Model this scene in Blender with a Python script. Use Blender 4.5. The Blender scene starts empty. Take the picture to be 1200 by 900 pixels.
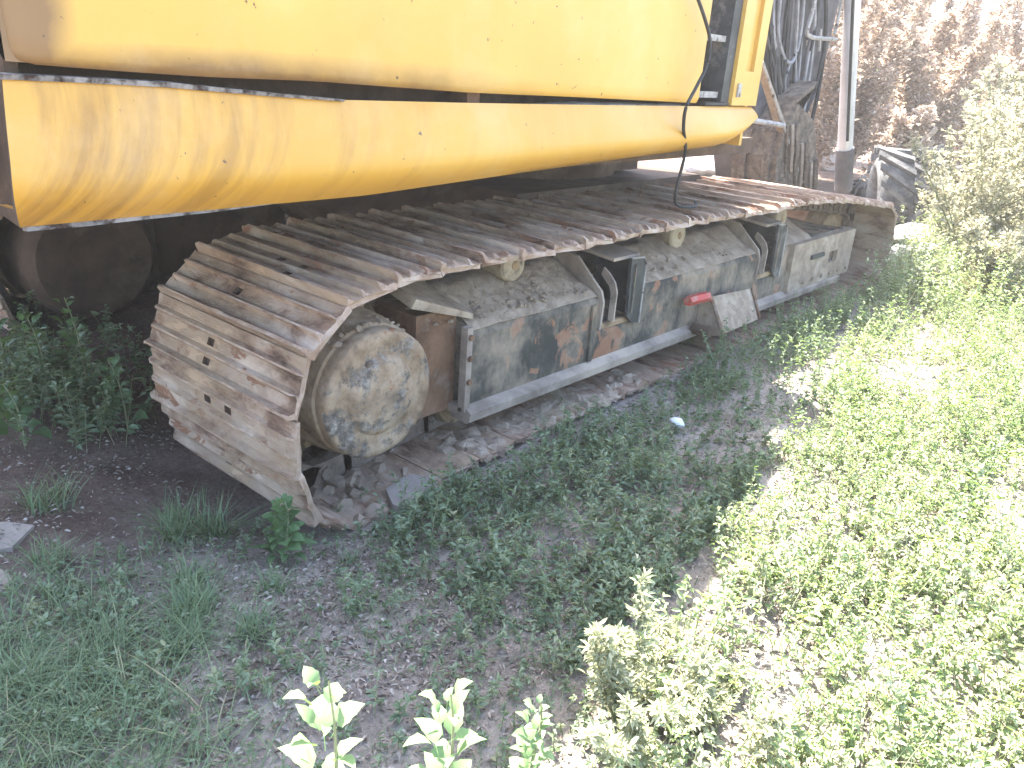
import bpy, bmesh, math, random
import numpy as np
from mathutils import Vector, Matrix, noise
R = math.radians
random.seed(4); rng = np.random.default_rng(4)
SC = bpy.context.scene
COL = SC.collection

# ------------------------------------------------------------------ camera
F = 972.19
ROT = np.array([[0.66034529, -0.7480043, 0.0665858], [0.23478944, 0.28986702, 0.92782058], [-0.71331481, -0.59704831, 0.36703583]])
CAM = np.array([0, -1.834, 1.379])
cd = bpy.data.cameras.new('camera'); cam = bpy.data.objects.new('camera', cd); COL.objects.link(cam)
cd.sensor_width = 36; cd.lens = F / 1200 * 36; cd.clip_start = 0.02; cd.clip_end = 2000
M4 = Matrix([[*ROT.T[0], CAM[0]], [*ROT.T[1], CAM[1]], [*ROT.T[2], CAM[2]], [0, 0, 0, 1]])
cam.matrix_world = M4
SC.camera = cam

# ------------------------------------------------------------------ light
SUN = Vector((0.28, 0.5, 1.0)).normalized()           # towards the sun
el = math.asin(SUN.z); az = math.atan2(SUN.x, SUN.y)
w = bpy.data.worlds.new('World'); SC.world = w; w.use_nodes = True
nt = w.node_tree; bg = nt.nodes['Background']
sky = nt.nodes.new('ShaderNodeTexSky'); sky.sky_type = 'NISHITA'; sky.sun_disc = False
sky.sun_elevation = el; sky.sun_rotation = az; sky.air_density = 1.0; sky.dust_density = 2.2; sky.ozone_density = 1.0
nt.links.new(sky.outputs[0], bg.inputs[0]); bg.inputs[1].default_value = 0.15
sl = bpy.data.lights.new('sun', 'SUN'); sl.energy = 5.0; sl.angle = R(0.55); sl.color = (1, 0.95, 0.86)
so = bpy.data.objects.new('sun', sl); COL.objects.link(so)
so.rotation_euler = SUN.to_track_quat('Z', 'Y').to_euler()
SC.view_settings.view_transform = 'Standard'; SC.view_settings.look = 'None'
SC.view_settings.exposure = 2.85; SC.view_settings.gamma = 1
SC.cycles.max_bounces = 6; SC.cycles.diffuse_bounces = 3; SC.cycles.glossy_bounces = 2
SC.cycles.transmission_bounces = 4; SC.cycles.transparent_max_bounces = 4

# ------------------------------------------------------------------ measuring helper: a sight line met with a plane of the place
def ray(px, py): return ROT.T @ np.array([px - 600, 450 - py, -F])
def un(px, py, y):
    r = ray(px, py); t = (y - CAM[1]) / r[1]; return Vector(CAM + t * r)
def uz(px, py, z=0):
    r = ray(px, py); t = (z - CAM[2]) / r[2]; return Vector(CAM + t * r)
def ux(px, py, x):
    r = ray(px, py); t = (x - CAM[0]) / r[0]; return Vector(CAM + t * r)

# ------------------------------------------------------------------ materials
def N(nt, typ, **kw):
    n = nt.nodes.new(typ)
    for k, v in kw.items():
        if k == 'i':
            for a, b in v.items(): n.inputs[a].default_value = b
        else: setattr(n, k, v)
    return n
def ramp(nt, src, stops, interp='LINEAR'):
    n = nt.nodes.new('ShaderNodeValToRGB'); n.color_ramp.interpolation = interp
    e = n.color_ramp.elements
    while len(e) < len(stops): e.new(0.5)
    for s, (p, c) in zip(e, stops):
        s.position = p; s.color = (*c, 1) if len(c) == 3 else c
    nt.links.new(src, n.inputs[0]); return n.outputs[0]
def mixc(nt, f, a, b, mode='MIX'):
    n = nt.nodes.new('ShaderNodeMix'); n.data_type = 'RGBA'; n.blend_type = mode
    for sock, v in ((n.inputs[0], f), (n.inputs[6], a), (n.inputs[7], b)):
        if isinstance(v, (int, float)): sock.default_value = v
        elif isinstance(v, tuple): sock.default_value = (*v, 1)
        else: nt.links.new(v, sock)
    return n.outputs[2]
def math_(nt, op, a, b=0.0, clamp=False):
    n = nt.nodes.new('ShaderNodeMath'); n.operation = op; n.use_clamp = clamp
    for s, v in ((n.inputs[0], a), (n.inputs[1], b)):
        if isinstance(v, (int, float)): s.default_value = v
        else: nt.links.new(v, s)
    return n.outputs[0]
def noise_(nt, vec, scale, detail=6, rough=0.6, dist=0.0):
    n = N(nt, 'ShaderNodeTexNoise', i={'Scale': scale, 'Detail': detail, 'Roughness': rough, 'Distortion': dist})
    nt.links.new(vec, n.inputs['Vector']); return n.outputs['Fac']
def coords(nt, rnd=False, scale=None):
    tc = nt.nodes.new('ShaderNodeTexCoord'); v = tc.outputs['Object']
    if rnd:
        oi = nt.nodes.new('ShaderNodeObjectInfo'); a = nt.nodes.new('ShaderNodeVectorMath'); a.operation = 'SCALE'
        a.inputs[0].default_value = (17, 23, 31); nt.links.new(oi.outputs['Random'], a.inputs['Scale'])
        b = nt.nodes.new('ShaderNodeVectorMath'); b.operation = 'ADD'; nt.links.new(v, b.inputs[0]); nt.links.new(a.outputs[0], b.inputs[1]); v = b.outputs[0]
    if scale:
        m = nt.nodes.new('ShaderNodeVectorMath'); m.operation = 'MULTIPLY'; m.inputs[1].default_value = scale
        nt.links.new(v, m.inputs[0]); v = m.outputs[0]
    return v
def newmat(name):
    m = bpy.data.materials.new(name); m.use_nodes = True; nt = m.node_tree; return m, nt, nt.nodes['Principled BSDF']
def bump(nt, bs, h, strength, dist):
    b = N(nt, 'ShaderNodeBump', i={'Strength': strength, 'Distance': dist}); nt.links.new(h, b.inputs['Height']); nt.links.new(b.outputs[0], bs.inputs['Normal'])
def weathered(name, stops, scale=6, dirt=(0.3, 0.25, 0.2), dirt_lo=0.5, dirt_hi=0.65, dscale=3, rough=0.85, bstr=0.5, bdist=0.01, metal=0.0, rnd=False, chips=None, stretch=None, spec=0.3):
    m, nt, bs = newmat(name)
    v = coords(nt, rnd, stretch)
    c = ramp(nt, noise_(nt, v, scale, 8, 0.65, 0.3), stops)
    if chips:
        ch = ramp(nt, noise_(nt, v, chips[0], 5, 0.6, 1.2), [(chips[1], (0, 0, 0)), (chips[1] + 0.03, (1, 1, 1))])
        c = mixc(nt, ch, c, chips[2])
    d = ramp(nt, noise_(nt, v, dscale, 10, 0.7), [(dirt_lo, (0, 0, 0)), (dirt_hi, (1, 1, 1))])
    c = mixc(nt, d, c, dirt)
    nt.links.new(c, bs.inputs['Base Color']); bs.inputs['Roughness'].default_value = rough; bs.inputs['Metallic'].default_value = metal
    bs.inputs['Specular IOR Level'].default_value = spec
    h = math_(nt, 'ADD', noise_(nt, v, scale * 6, 8, 0.7), d)
    bump(nt, bs, h, bstr, bdist)
    return m
M = {}
M['shoe'] = weathered('dusty rusty shoe steel', [(0.34, (0.07, 0.040, 0.028)), (0.43, (0.19, 0.115, 0.078)), (0.51, (0.34, 0.245, 0.18)), (0.64, (0.45, 0.36, 0.285))], 8, (0.40, 0.285, 0.19), 0.46, 0.62, 6, 0.72, 0.9, 0.008, 0.0, True, (9, 0.585, (0.22, 0.11, 0.065)), (1, 0.45, 1))
M['shoe_edge'] = weathered('rubbed grouser steel', [(0.3, (0.16, 0.09, 0.06)), (0.5, (0.31, 0.215, 0.155)), (0.7, (0.44, 0.36, 0.30))], 12, (0.38, 0.31, 0.25), 0.5, 0.7, 9, 0.6, 0.5, 0.004, 0.15, True)
M['chain'] = weathered('greasy muddy chain steel', [(0.3, (0.05, 0.04, 0.035)), (0.6, (0.14, 0.105, 0.08))], 9, (0.24, 0.19, 0.15), 0.42, 0.6, 6, 0.9, 0.8, 0.01)
M['frame'] = weathered('worn dark teal frame paint', [(0.35, (0.038, 0.036, 0.031)), (0.6, (0.085, 0.078, 0.064))], 5, (0.29, 0.225, 0.165), 0.44, 0.68, 5, 0.8, 0.6, 0.006, 0.0, False, (7, 0.575, (0.22, 0.11, 0.065)), (1, 1, 0.75))
M['frame_dusty'] = weathered('dust covered frame plate', [(0.35, (0.17, 0.135, 0.11)), (0.65, (0.33, 0.275, 0.23))], 6, (0.38, 0.31, 0.25), 0.45, 0.6, 3, 0.95, 0.6, 0.01)
M['bracket'] = weathered('dark bracket steel', [(0.35, (0.02, 0.022, 0.024)), (0.65, (0.07, 0.07, 0.07))], 8, (0.25, 0.22, 0.2), 0.55, 0.72, 7, 0.5, 0.4, 0.004)
M['mud'] = weathered('dried mud', [(0.3, (0.22, 0.165, 0.12)), (0.5, (0.32, 0.25, 0.185)), (0.7, (0.42, 0.345, 0.27))], 9, (0.27, 0.21, 0.16), 0.5, 0.7, 20, 1.0, 0.8, 0.009)
M['mud_tan'] = weathered('tan dried mud', [(0.3, (0.25, 0.17, 0.105)), (0.6, (0.40, 0.29, 0.18))], 9, (0.2, 0.15, 0.1), 0.55, 0.7, 16, 1.0, 1.0, 0.012)
M['roller'] = weathered('tan dusty roller steel', [(0.3, (0.24, 0.185, 0.125)), (0.6, (0.38, 0.32, 0.24))], 14, (0.15, 0.11, 0.08), 0.55, 0.66, 10, 0.9, 0.6, 0.006)
M['rust'] = weathered('rusty steel', [(0.3, (0.09, 0.048, 0.03)), (0.6, (0.20, 0.115, 0.07))], 8, (0.26, 0.21, 0.17), 0.5, 0.65, 5, 0.9, 0.7, 0.01)
M['dark'] = weathered('dark underside steel', [(0.3, (0.04, 0.026, 0.019)), (0.6, (0.10, 0.066, 0.046))], 4, (0.17, 0.12, 0.08), 0.5, 0.7, 3, 0.95, 0.5, 0.01)
M['black'] = weathered('black rubber', [(0.3, (0.012, 0.012, 0.013)), (0.7, (0.03, 0.03, 0.032))], 10, (0.09, 0.08, 0.075), 0.55, 0.8, 6, 0.55, 0.3, 0.003)
M['trim'] = weathered('scuffed grey lip steel', [(0.3, (0.18, 0.16, 0.145)), (0.6, (0.38, 0.35, 0.32))], 20, (0.06, 0.04, 0.035), 0.55, 0.62, 18, 0.5, 0.4, 0.003)
M['lip'] = weathered('dusty chipped lip', [(0.3, (0.15, 0.135, 0.13)), (0.6, (0.30, 0.28, 0.27))], 26, (0.05, 0.03, 0.025), 0.48, 0.6, 22, 0.9, 0.9, 0.006)
M['boom'] = weathered('dull grey arm steel', [(0.3, (0.035, 0.033, 0.036)), (0.6, (0.085, 0.08, 0.085))], 4, (0.15, 0.135, 0.13), 0.46, 0.7, 3, 0.7, 0.4, 0.01)
M['hose'] = weathered('dusty hose', [(0.3, (0.13, 0.125, 0.13)), (0.6, (0.28, 0.27, 0.28))], 10, (0.3, 0.28, 0.26), 0.5, 0.7, 6, 0.6, 0.2, 0.003)
M['chrome'] = weathered('pale cylinder steel', [(0.3, (0.42, 0.43, 0.46)), (0.7, (0.58, 0.59, 0.62))], 3, (0.33, 0.32, 0.32), 0.58, 0.75, 5, 0.35, 0.2, 0.002, 0.4)
M['bucket'] = weathered('earth caked bucket steel', [(0.3, (0.07, 0.05, 0.04)), (0.55, (0.20, 0.15, 0.11)), (0.7, (0.33, 0.27, 0.2))], 13, (0.30, 0.24, 0.175), 0.48, 0.6, 9, 0.9, 0.9, 0.02)
M['red'] = weathered('faded red plastic', [(0.3, (0.34, 0.03, 0.025)), (0.7, (0.46, 0.06, 0.045))], 14, (0.28, 0.18, 0.14), 0.48, 0.64, 22, 0.5, 0.2, 0.002)
M['rock'] = weathered('pale broken concrete', [(0.3, (0.32, 0.30, 0.29)), (0.6, (0.52, 0.50, 0.48))], 6, (0.25, 0.22, 0.19), 0.55, 0.7, 4, 0.95, 0.8, 0.02)
M['slab'] = weathered('grey dusty slab', [(0.3, (0.20, 0.17, 0.145)), (0.6, (0.31, 0.27, 0.235))], 7, (0.20, 0.16, 0.13), 0.52, 0.68, 4, 0.95, 0.5, 0.006)
M['tyre'] = weathered('dusty tyre rubber', [(0.3, (0.04, 0.04, 0.04)), (0.6, (0.09, 0.088, 0.085))], 6, (0.24, 0.225, 0.21), 0.46, 0.7, 4, 0.9, 0.5, 0.01)
M['wood'] = weathered('bleached stick', [(0.3, (0.30, 0.24, 0.18)), (0.7, (0.48, 0.41, 0.33))], 9, (0.2, 0.16, 0.12), 0.55, 0.7, 8, 0.9, 0.5, 0.004)
M['rag'] = weathered('white scrap', [(0.3, (0.55, 0.58, 0.6)), (0.7, (0.75, 0.77, 0.78))], 9, (0.4, 0.4, 0.38), 0.6, 0.8, 8, 0.8, 0.5, 0.004)

def yellow_mat(name, kind):
    m, nt, bs = newmat(name)
    v = coords(nt)
    sep = N(nt, 'ShaderNodeSeparateXYZ'); nt.links.new(v, sep.inputs[0]); X, Y, Z = sep.outputs
    c = ramp(nt, noise_(nt, v, 1.6, 4, 0.5), [(0.3, (0.51, 0.29, 0.055)), (0.6, (0.56, 0.33, 0.07)), (0.75, (0.57, 0.355, 0.10))])
    if kind == 'skirt': c = mixc(nt, 1.0, c, (0.95, 0.87, 0.62), 'MULTIPLY')
    n1 = noise_(nt, v, 5, 8, 0.65)
    if kind == 'door':      # brown grime that collected along the lower edge and the rear corner
        a = math_(nt, 'SUBTRACT', 1.0, math_(nt, 'MULTIPLY', math_(nt, 'SUBTRACT', Z, 1.25), 9.0), True)
        b = math_(nt, 'SUBTRACT', 1.0, math_(nt, 'MULTIPLY', math_(nt, 'SUBTRACT', X, 0.68), 7.0), True)
        fx = math_(nt, 'SUBTRACT', 1.0, math_(nt, 'MULTIPLY', math_(nt, 'SUBTRACT', X, 1.2), 0.75), True)
        a = math_(nt, 'MULTIPLY', a, fx)
        g = math_(nt, 'MULTIPLY', math_(nt, 'MAXIMUM', a, b), math_(nt, 'ADD', n1, 0.25), True)
        g = ramp(nt, g, [(0.06, (0, 0, 0)), (0.40, (0.8, 0.8, 0.8))])
        c = mixc(nt, g, c, (0.11, 0.055, 0.032))
    if kind == 'skirt':     # curved rub marks and rust runs
        vs = N(nt, 'ShaderNodeCombineXYZ')
        zz = math_(nt, 'SUBTRACT', 1.25, Z)
        sx = math_(nt, 'ADD', X, math_(nt, 'MULTIPLY', math_(nt, 'MULTIPLY', zz, zz), 1.6))
        nt.links.new(math_(nt, 'MULTIPLY', sx, 11.0), vs.inputs[0]); nt.links.new(math_(nt, 'MULTIPLY', Z, 1.4), vs.inputs[1])
        st = noise_(nt, vs.outputs[0], 1.0, 7, 0.62)
        fall = math_(nt, 'SUBTRACT', 1.0, math_(nt, 'MULTIPLY', math_(nt, 'SUBTRACT', X, 0.9), 0.75), True)
        g = ramp(nt, st, [(0.50, (0, 0, 0)), (0.66, (0.75, 0.75, 0.75))])
        g = math_(nt, 'MULTIPLY', math_(nt, 'MULTIPLY', g, fall), math_(nt, 'ADD', n1, 0.2), True)
        c = mixc(nt, g, c, (0.17, 0.075, 0.022))
        v2 = coords(nt, False, (40, 1, 3))
        s2 = ramp(nt, noise_(nt, v2, 1, 3, 0.6), [(0.55, (0, 0, 0)), (0.75, (0.22, 0.22, 0.22))])
        c = mixc(nt, s2, c, (0.62, 0.36, 0.07))
    sp = ramp(nt, noise_(nt, v, 32, 5, 0.6), [(0.69, (0, 0, 0)), (0.71, (1, 1, 1))])
    c = mixc(nt, sp, c, (0.10, 0.055, 0.03))
    dust = ramp(nt, noise_(nt, v, 2.3, 9, 0.7), [(0.5, (0, 0, 0)), (0.85, (0.35, 0.35, 0.35))])
    c = mixc(nt, dust, c, (0.62, 0.47, 0.27))
    nt.links.new(c, bs.inputs['Base Color'])
    nt.links.new(ramp(nt, n1, [(0.3, (0.32,) * 3), (0.7, (0.55,) * 3)]), bs.inputs['Roughness'])
    bump(nt, bs, math_(nt, 'ADD', noise_(nt, v, 1.7, 3, 0.4), math_(nt, 'MULTIPLY', noise_(nt, v, 60, 3, 0.5), 0.03)), 0.35, 0.02)
    return m
M['y_door'] = yellow_mat('yellow door paint', 'door')
M['y_skirt'] = yellow_mat('yellow skirt paint', 'skirt')
M['yellow'] = yellow_mat('yellow paint', '')

def leaf_mat(name, stops, trans=0.35, rough=0.5, spec=0.25, green=True):
    m, nt, bs = newmat(name); out = nt.nodes['Material Output']
    at = N(nt, 'ShaderNodeAttribute', attribute_name='v')
    c = ramp(nt, at.outputs['Fac'], stops)
    nt.links.new(c, bs.inputs['Base Color']); bs.inputs['Roughness'].default_value = rough; bs.inputs['Specular IOR Level'].default_value = spec
    tr = N(nt, 'ShaderNodeBsdfTranslucent')
    nt.links.new(mixc(nt, 0.5, c, (0.30, 0.42, 0.04), 'MIX') if trans > 0.2 and green else c, tr.inputs[0])
    mx = N(nt, 'ShaderNodeMixShader'); mx.inputs[0].default_value = trans
    nt.links.new(bs.outputs[0], mx.inputs[1]); nt.links.new(tr.outputs[0], mx.inputs[2]); nt.links.new(mx.outputs[0], out.inputs[0])
    return m
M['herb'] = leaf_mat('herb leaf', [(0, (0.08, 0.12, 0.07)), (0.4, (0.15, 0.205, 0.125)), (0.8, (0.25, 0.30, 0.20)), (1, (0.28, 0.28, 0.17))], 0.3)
M['herb_lit'] = leaf_mat('sunlit herb leaf', [(0, (0.13, 0.20, 0.08)), (0.4, (0.25, 0.32, 0.15)), (0.75, (0.38, 0.42, 0.26)), (1, (0.50, 0.47, 0.34))], 0.3)  # lit copy of the herb leaf, sun brightness put into its colour
M['grass'] = leaf_mat('grass blade', [(0, (0.08, 0.12, 0.07)), (0.5, (0.14, 0.20, 0.11)), (0.85, (0.22, 0.27, 0.14)), (1, (0.38, 0.33, 0.20))], 0.25)
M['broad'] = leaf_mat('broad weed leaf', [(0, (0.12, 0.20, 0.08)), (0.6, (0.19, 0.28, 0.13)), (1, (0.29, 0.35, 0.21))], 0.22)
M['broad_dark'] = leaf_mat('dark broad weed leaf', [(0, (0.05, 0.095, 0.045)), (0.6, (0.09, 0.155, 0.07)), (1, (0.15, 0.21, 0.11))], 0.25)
M['dry'] = leaf_mat('dried leaf', [(0, (0.26, 0.17, 0.12)), (0.35, (0.47, 0.35, 0.265)), (0.7, (0.65, 0.53, 0.42)), (1, (0.80, 0.71, 0.59))], 0.4, 0.8, green=False)  # stops lifted pale, background glare put into the colour
M['straw'] = leaf_mat('straw blade', [(0, (0.25, 0.19, 0.09)), (1, (0.50, 0.42, 0.24))], 0.2, 0.8)
M['litter'] = leaf_mat('leaf litter flake', [(0, (0.10, 0.07, 0.055)), (0.35, (0.24, 0.19, 0.155)), (0.75, (0.42, 0.37, 0.32)), (1, (0.54, 0.49, 0.44))], 0.08, 0.75)
M['pale_weed'] = leaf_mat('pale grey green leaf', [(0, (0.26, 0.26, 0.16)), (0.5, (0.44, 0.42, 0.29)), (1, (0.62, 0.55, 0.42))], 0.3, 0.6, green=False)
M['feather'] = leaf_mat('feathery pale leaf', [(0, (0.28, 0.30, 0.17)), (0.5, (0.48, 0.49, 0.31)), (1, (0.66, 0.63, 0.46))], 0.3, 0.6, green=False)
M['stem'] = leaf_mat('green stem', [(0, (0.14, 0.19, 0.08)), (1, (0.32, 0.30, 0.18))], 0.0, 0.7)
M['dry_stem'] = leaf_mat('dry stem', [(0, (0.30, 0.22, 0.16)), (1, (0.60, 0.50, 0.40))], 0.0, 0.8)

def soil_mat():
    m, nt, bs = newmat('soil')
    v = coords(nt)
    sep = N(nt, 'ShaderNodeSeparateXYZ'); nt.links.new(v, sep.inputs[0]); X, Y, Z = sep.outputs
    a = ramp(nt, noise_(nt, v, 3.5, 10, 0.7), [(0.3, (0.18, 0.148, 0.125)), (0.5, (0.33, 0.285, 0.245)), (0.7, (0.45, 0.40, 0.35))])
    b = ramp(nt, noise_(nt, v, 60, 6, 0.75), [(0.3, (0.5,) * 3), (0.65, (1.2,) * 3)])
    c = mixc(nt, 0.8, a, b, 'MULTIPLY')
    # darker soil colour on the machine side, edge broken by noise
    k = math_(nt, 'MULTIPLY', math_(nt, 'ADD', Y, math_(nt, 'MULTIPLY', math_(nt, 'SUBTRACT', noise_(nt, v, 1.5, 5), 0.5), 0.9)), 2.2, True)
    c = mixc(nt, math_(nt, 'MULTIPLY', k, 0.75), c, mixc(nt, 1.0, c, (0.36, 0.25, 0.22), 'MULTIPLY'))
    nt.links.new(c, bs.inputs['Base Color']); bs.inputs['Roughness'].default_value = 1; bs.inputs['Specular IOR Level'].default_value = 0.1
    h = math_(nt, 'ADD', noise_(nt, v, 45, 8, 0.75), math_(nt, 'MULTIPLY', noise_(nt, v, 9, 4, 0.6), 1.5))
    bump(nt, bs, h, 0.9, 0.02)
    return m
M['soil'] = soil_mat()

# ------------------------------------------------------------------ object helpers
def tag(o, label=None, cat=None, group=None, kind=None):
    if label: o['label'] = label
    if cat: o['category'] = cat
    if group: o['group'] = group
    if kind: o['kind'] = kind
    return o
def empty(name, loc=(0, 0, 0), parent=None):
    o = bpy.data.objects.new(name, None); COL.objects.link(o); o.location = loc; o.empty_display_size = 0.1
    if parent: o.parent = parent
    return o
def link(name, me, parent=None, loc=None, mw=None):
    o = bpy.data.objects.new(name, me); COL.objects.link(o)
    if parent: o.parent = parent
    if loc is not None: o.location = loc
    if mw is not None: o.matrix_local = mw
    return o
def fin(name, bm, mat, parent=None, smooth=False, loc=None, bev=0.0, angle=35):
    if bev > 0:
        es = [e for e in bm.edges if len(e.link_faces) == 2 and e.calc_face_angle(0) > 0.5]
        bmesh.ops.bevel(bm, geom=es, offset=bev, segments=2, profile=0.6, affect='EDGES', clamp_overlap=True)
    bmesh.ops.recalc_face_normals(bm, faces=bm.faces)
    me = bpy.data.meshes.new(name); bm.to_mesh(me); bm.free()
    for mm in (mat if isinstance(mat, (list, tuple)) else [mat]): me.materials.append(M[mm])
    if smooth:
        me.polygons.foreach_set('use_smooth', [True] * len(me.polygons))
        me.set_sharp_from_angle(angle=R(angle))
    return link(name, me, parent, loc)
def box(bm, x0, x1, y0, y1, z0, z1, mi=0):
    vs = [bm.verts.new(p) for p in ((x0, y0, z0), (x1, y0, z0), (x1, y1, z0), (x0, y1, z0), (x0, y0, z1), (x1, y0, z1), (x1, y1, z1), (x0, y1, z1))]
    for q in ((0, 3, 2, 1), (4, 5, 6, 7), (0, 1, 5, 4), (1, 2, 6, 5), (2, 3, 7, 6), (3, 0, 4, 7)):
        f = bm.faces.new([vs[i] for i in q]); f.material_index = mi
    return vs
def prism(bm, pts, y0, y1, mi=0):
    """polygon in x,z extruded along y"""
    a = [bm.verts.new((x, y0, z)) for x, z in pts]; b = [bm.verts.new((x, y1, z)) for x, z in pts]
    n = len(pts); fs = [bm.faces.new(a[::-1]), bm.faces.new(b)]
    for i in range(n): fs.append(bm.faces.new((a[i], a[(i + 1) % n], b[(i + 1) % n], b[i])))
    for f in fs: f.material_index = mi
def loft_x(bm, secs):
    """list of (x, [(y,z)...]) sections, capped"""
    rows = [[bm.verts.new((x, y, z)) for y, z in s] for x, s in secs]
    n = len(rows[0])
    for r0, r1 in zip(rows, rows[1:]):
        for i in range(n): bm.faces.new((r0[i], r0[(i + 1) % n], r1[(i + 1) % n], r1[i]))
    bm.faces.new(rows[0][::-1]); bm.faces.new(rows[-1])
def tube(bm, pts, r, seg=8, cap=True):
    pts = [Vector(p) for p in pts]; rows = []
    for i, p in enumerate(pts):
        t = (pts[min(i + 1, len(pts) - 1)] - pts[max(i - 1, 0)]).normalized()
        a = t.cross(Vector((0, 0, 1))) if abs(t.z) < 0.95 else t.cross(Vector((1, 0, 0)))
        a.normalize(); b = t.cross(a)
        rr = r[i] if isinstance(r, (list, tuple)) else r
        rows.append([bm.verts.new(p + (a * math.cos(k * 2 * math.pi / seg) + b * math.sin(k * 2 * math.pi / seg)) * rr) for k in range(seg)])
    for r0, r1 in zip(rows, rows[1:]):
        for i in range(seg): bm.faces.new((r0[i], r0[(i + 1) % seg], r1[(i + 1) % seg], r1[i]))
    if cap: bm.faces.new(rows[0][::-1]); bm.faces.new(rows[-1])
def lathe_y(bm, prof, seg=40, c=(0, 0, 0), jit=0.0):
    """profile (radius, y) round the y axis"""
    rows = []
    for r_, y in prof:
        if r_ < 1e-5: rows.append([bm.verts.new((c[0], c[1] + y, c[2]))]); continue
        row = []
        for k in range(seg):
            a = 2 * math.pi * k / seg; rr = r_ * (1 + jit * noise.noise(Vector((math.cos(a) * 2, y * 9, math.sin(a) * 2 + 4))))
            row.append(bm.verts.new((c[0] + rr * math.cos(a), c[1] + y, c[2] + rr * math.sin(a))))
        rows.append(row)
    for r0, r1 in zip(rows, rows[1:]):
        if len(r0) == 1 and len(r1) == 1: continue
        for i in range(seg):
            j = (i + 1) % seg
            if len(r0) == 1: bm.faces.new((r0[0], r1[j], r1[i]))
            elif len(r1) == 1: bm.faces.new((r0[i], r0[j], r1[0]))
            else: bm.faces.new((r0[i], r0[j], r1[j], r1[i]))
def catmull(P, n, closed=False):
    P = [Vector(p) for p in P]; out = []; L = len(P)
    for i in range(L if closed else L - 1):
        g = (lambda k: P[k % L]) if closed else (lambda k: P[max(0, min(L - 1, k))])
        a, b, c, d = g(i - 1), g(i), g(i + 1), g(i + 2)
        for k in range(n):
            t = k / n
            out.append(0.5 * ((2 * b) + (c - a) * t + (2 * a - 5 * b + 4 * c - d) * t * t + (3 * b - a - 3 * c + d) * t ** 3))
    if not closed: out.append(P[-1])
    return out

# ------------------------------------------------------------------ ground
def hgt(x, y):
    """height of the ground; numpy friendly"""
    h = 0.012 * np.sin(x * 2.1 + y * 1.3) + 0.010 * np.sin(x * 5.3 - y * 4.1 + 1) + 0.006 * np.sin(x * 11 + y * 13)
    near = np.exp(-((x - 1.42) / 0.34) ** 2 - ((y - 0.25) / 0.62) ** 2)
    track = np.where((x > 1.9) & (x < 6.6), 0.03, 0.0) * np.exp(-((y - 0.42) / 0.5) ** 2)
    far = np.clip((np.hypot(x, y) - 9) / 60, 0, 1) * (0.9 * np.sin(x * 0.08 + 1) * np.sin(y * 0.07) )
    return h - 0.10 * near - track + far - 0.01
def axis(c, fine, half, out):
    a = list(np.arange(-half, half + 1e-6, fine)); s = fine; v = half
    while v < out: s *= 1.25; v += s; a.append(v); a.insert(0, -v)
    return np.array(a) + c
gx = axis(2.6, 0.035, 3.2, 400); gy = axis(-0.1, 0.035, 2.2, 400)
GX, GY = np.meshgrid(gx, gy, indexing='ij')
GZ = hgt(GX, GY)
rn = np.array([[noise.fractal(Vector((x * 6, y * 6, 0)), 0.8, 2.1, 4) for y in gy] for x in gx])
GZ = GZ + np.where(np.hypot(GX - 2.6, GY) < 8, rn * 0.012, 0)
def grid_mesh(name, X, Y, Z, mat):
    nx, ny = X.shape; me = bpy.data.meshes.new(name)
    co = np.stack([X, Y, Z], -1).reshape(-1, 3)
    i = np.arange(nx * ny).reshape(nx, ny)
    q = np.stack([i[:-1, :-1], i[1:, :-1], i[1:, 1:], i[:-1, 1:]], -1).reshape(-1, 4)
    raw_mesh(me, co, q); me.materials.append(M[mat]); me.polygons.foreach_set('use_smooth', np.ones(len(q), bool)); return me
def raw_mesh(me, co, faces, v=None):
    k = faces.shape[1]
    me.vertices.add(len(co)); me.vertices.foreach_set('co', co.astype(np.float32).ravel())
    me.loops.add(faces.size); me.loops.foreach_set('vertex_index', faces.astype(np.int32).ravel())
    me.polygons.add(len(faces)); me.polygons.foreach_set('loop_start', np.arange(0, faces.size, k, dtype=np.int32))
    if v is not None:
        at = me.attributes.new('v', 'FLOAT', 'POINT'); at.data.foreach_set('value', v.astype(np.float32))
    me.update(calc_edges=True)
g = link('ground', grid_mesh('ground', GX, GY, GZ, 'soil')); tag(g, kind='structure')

# ================================================================== THE EXCAVATOR
EX = empty('excavator', (3.85, 1.52, 0))
tag(EX, 'old yellow crawler excavator with dusty steel tracks parked on weedy ground', 'excavator')
def part(name, bm, mat, parent=None, **k):
    o = fin(name, bm, mat, None, **k); o.parent = parent or EX
    if parent is None or True:
        o.matrix_parent_inverse = Matrix.Translation(-Vector((3.85, 1.52, 0))) if (parent is None) else Matrix.Identity(4)
    return o
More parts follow.
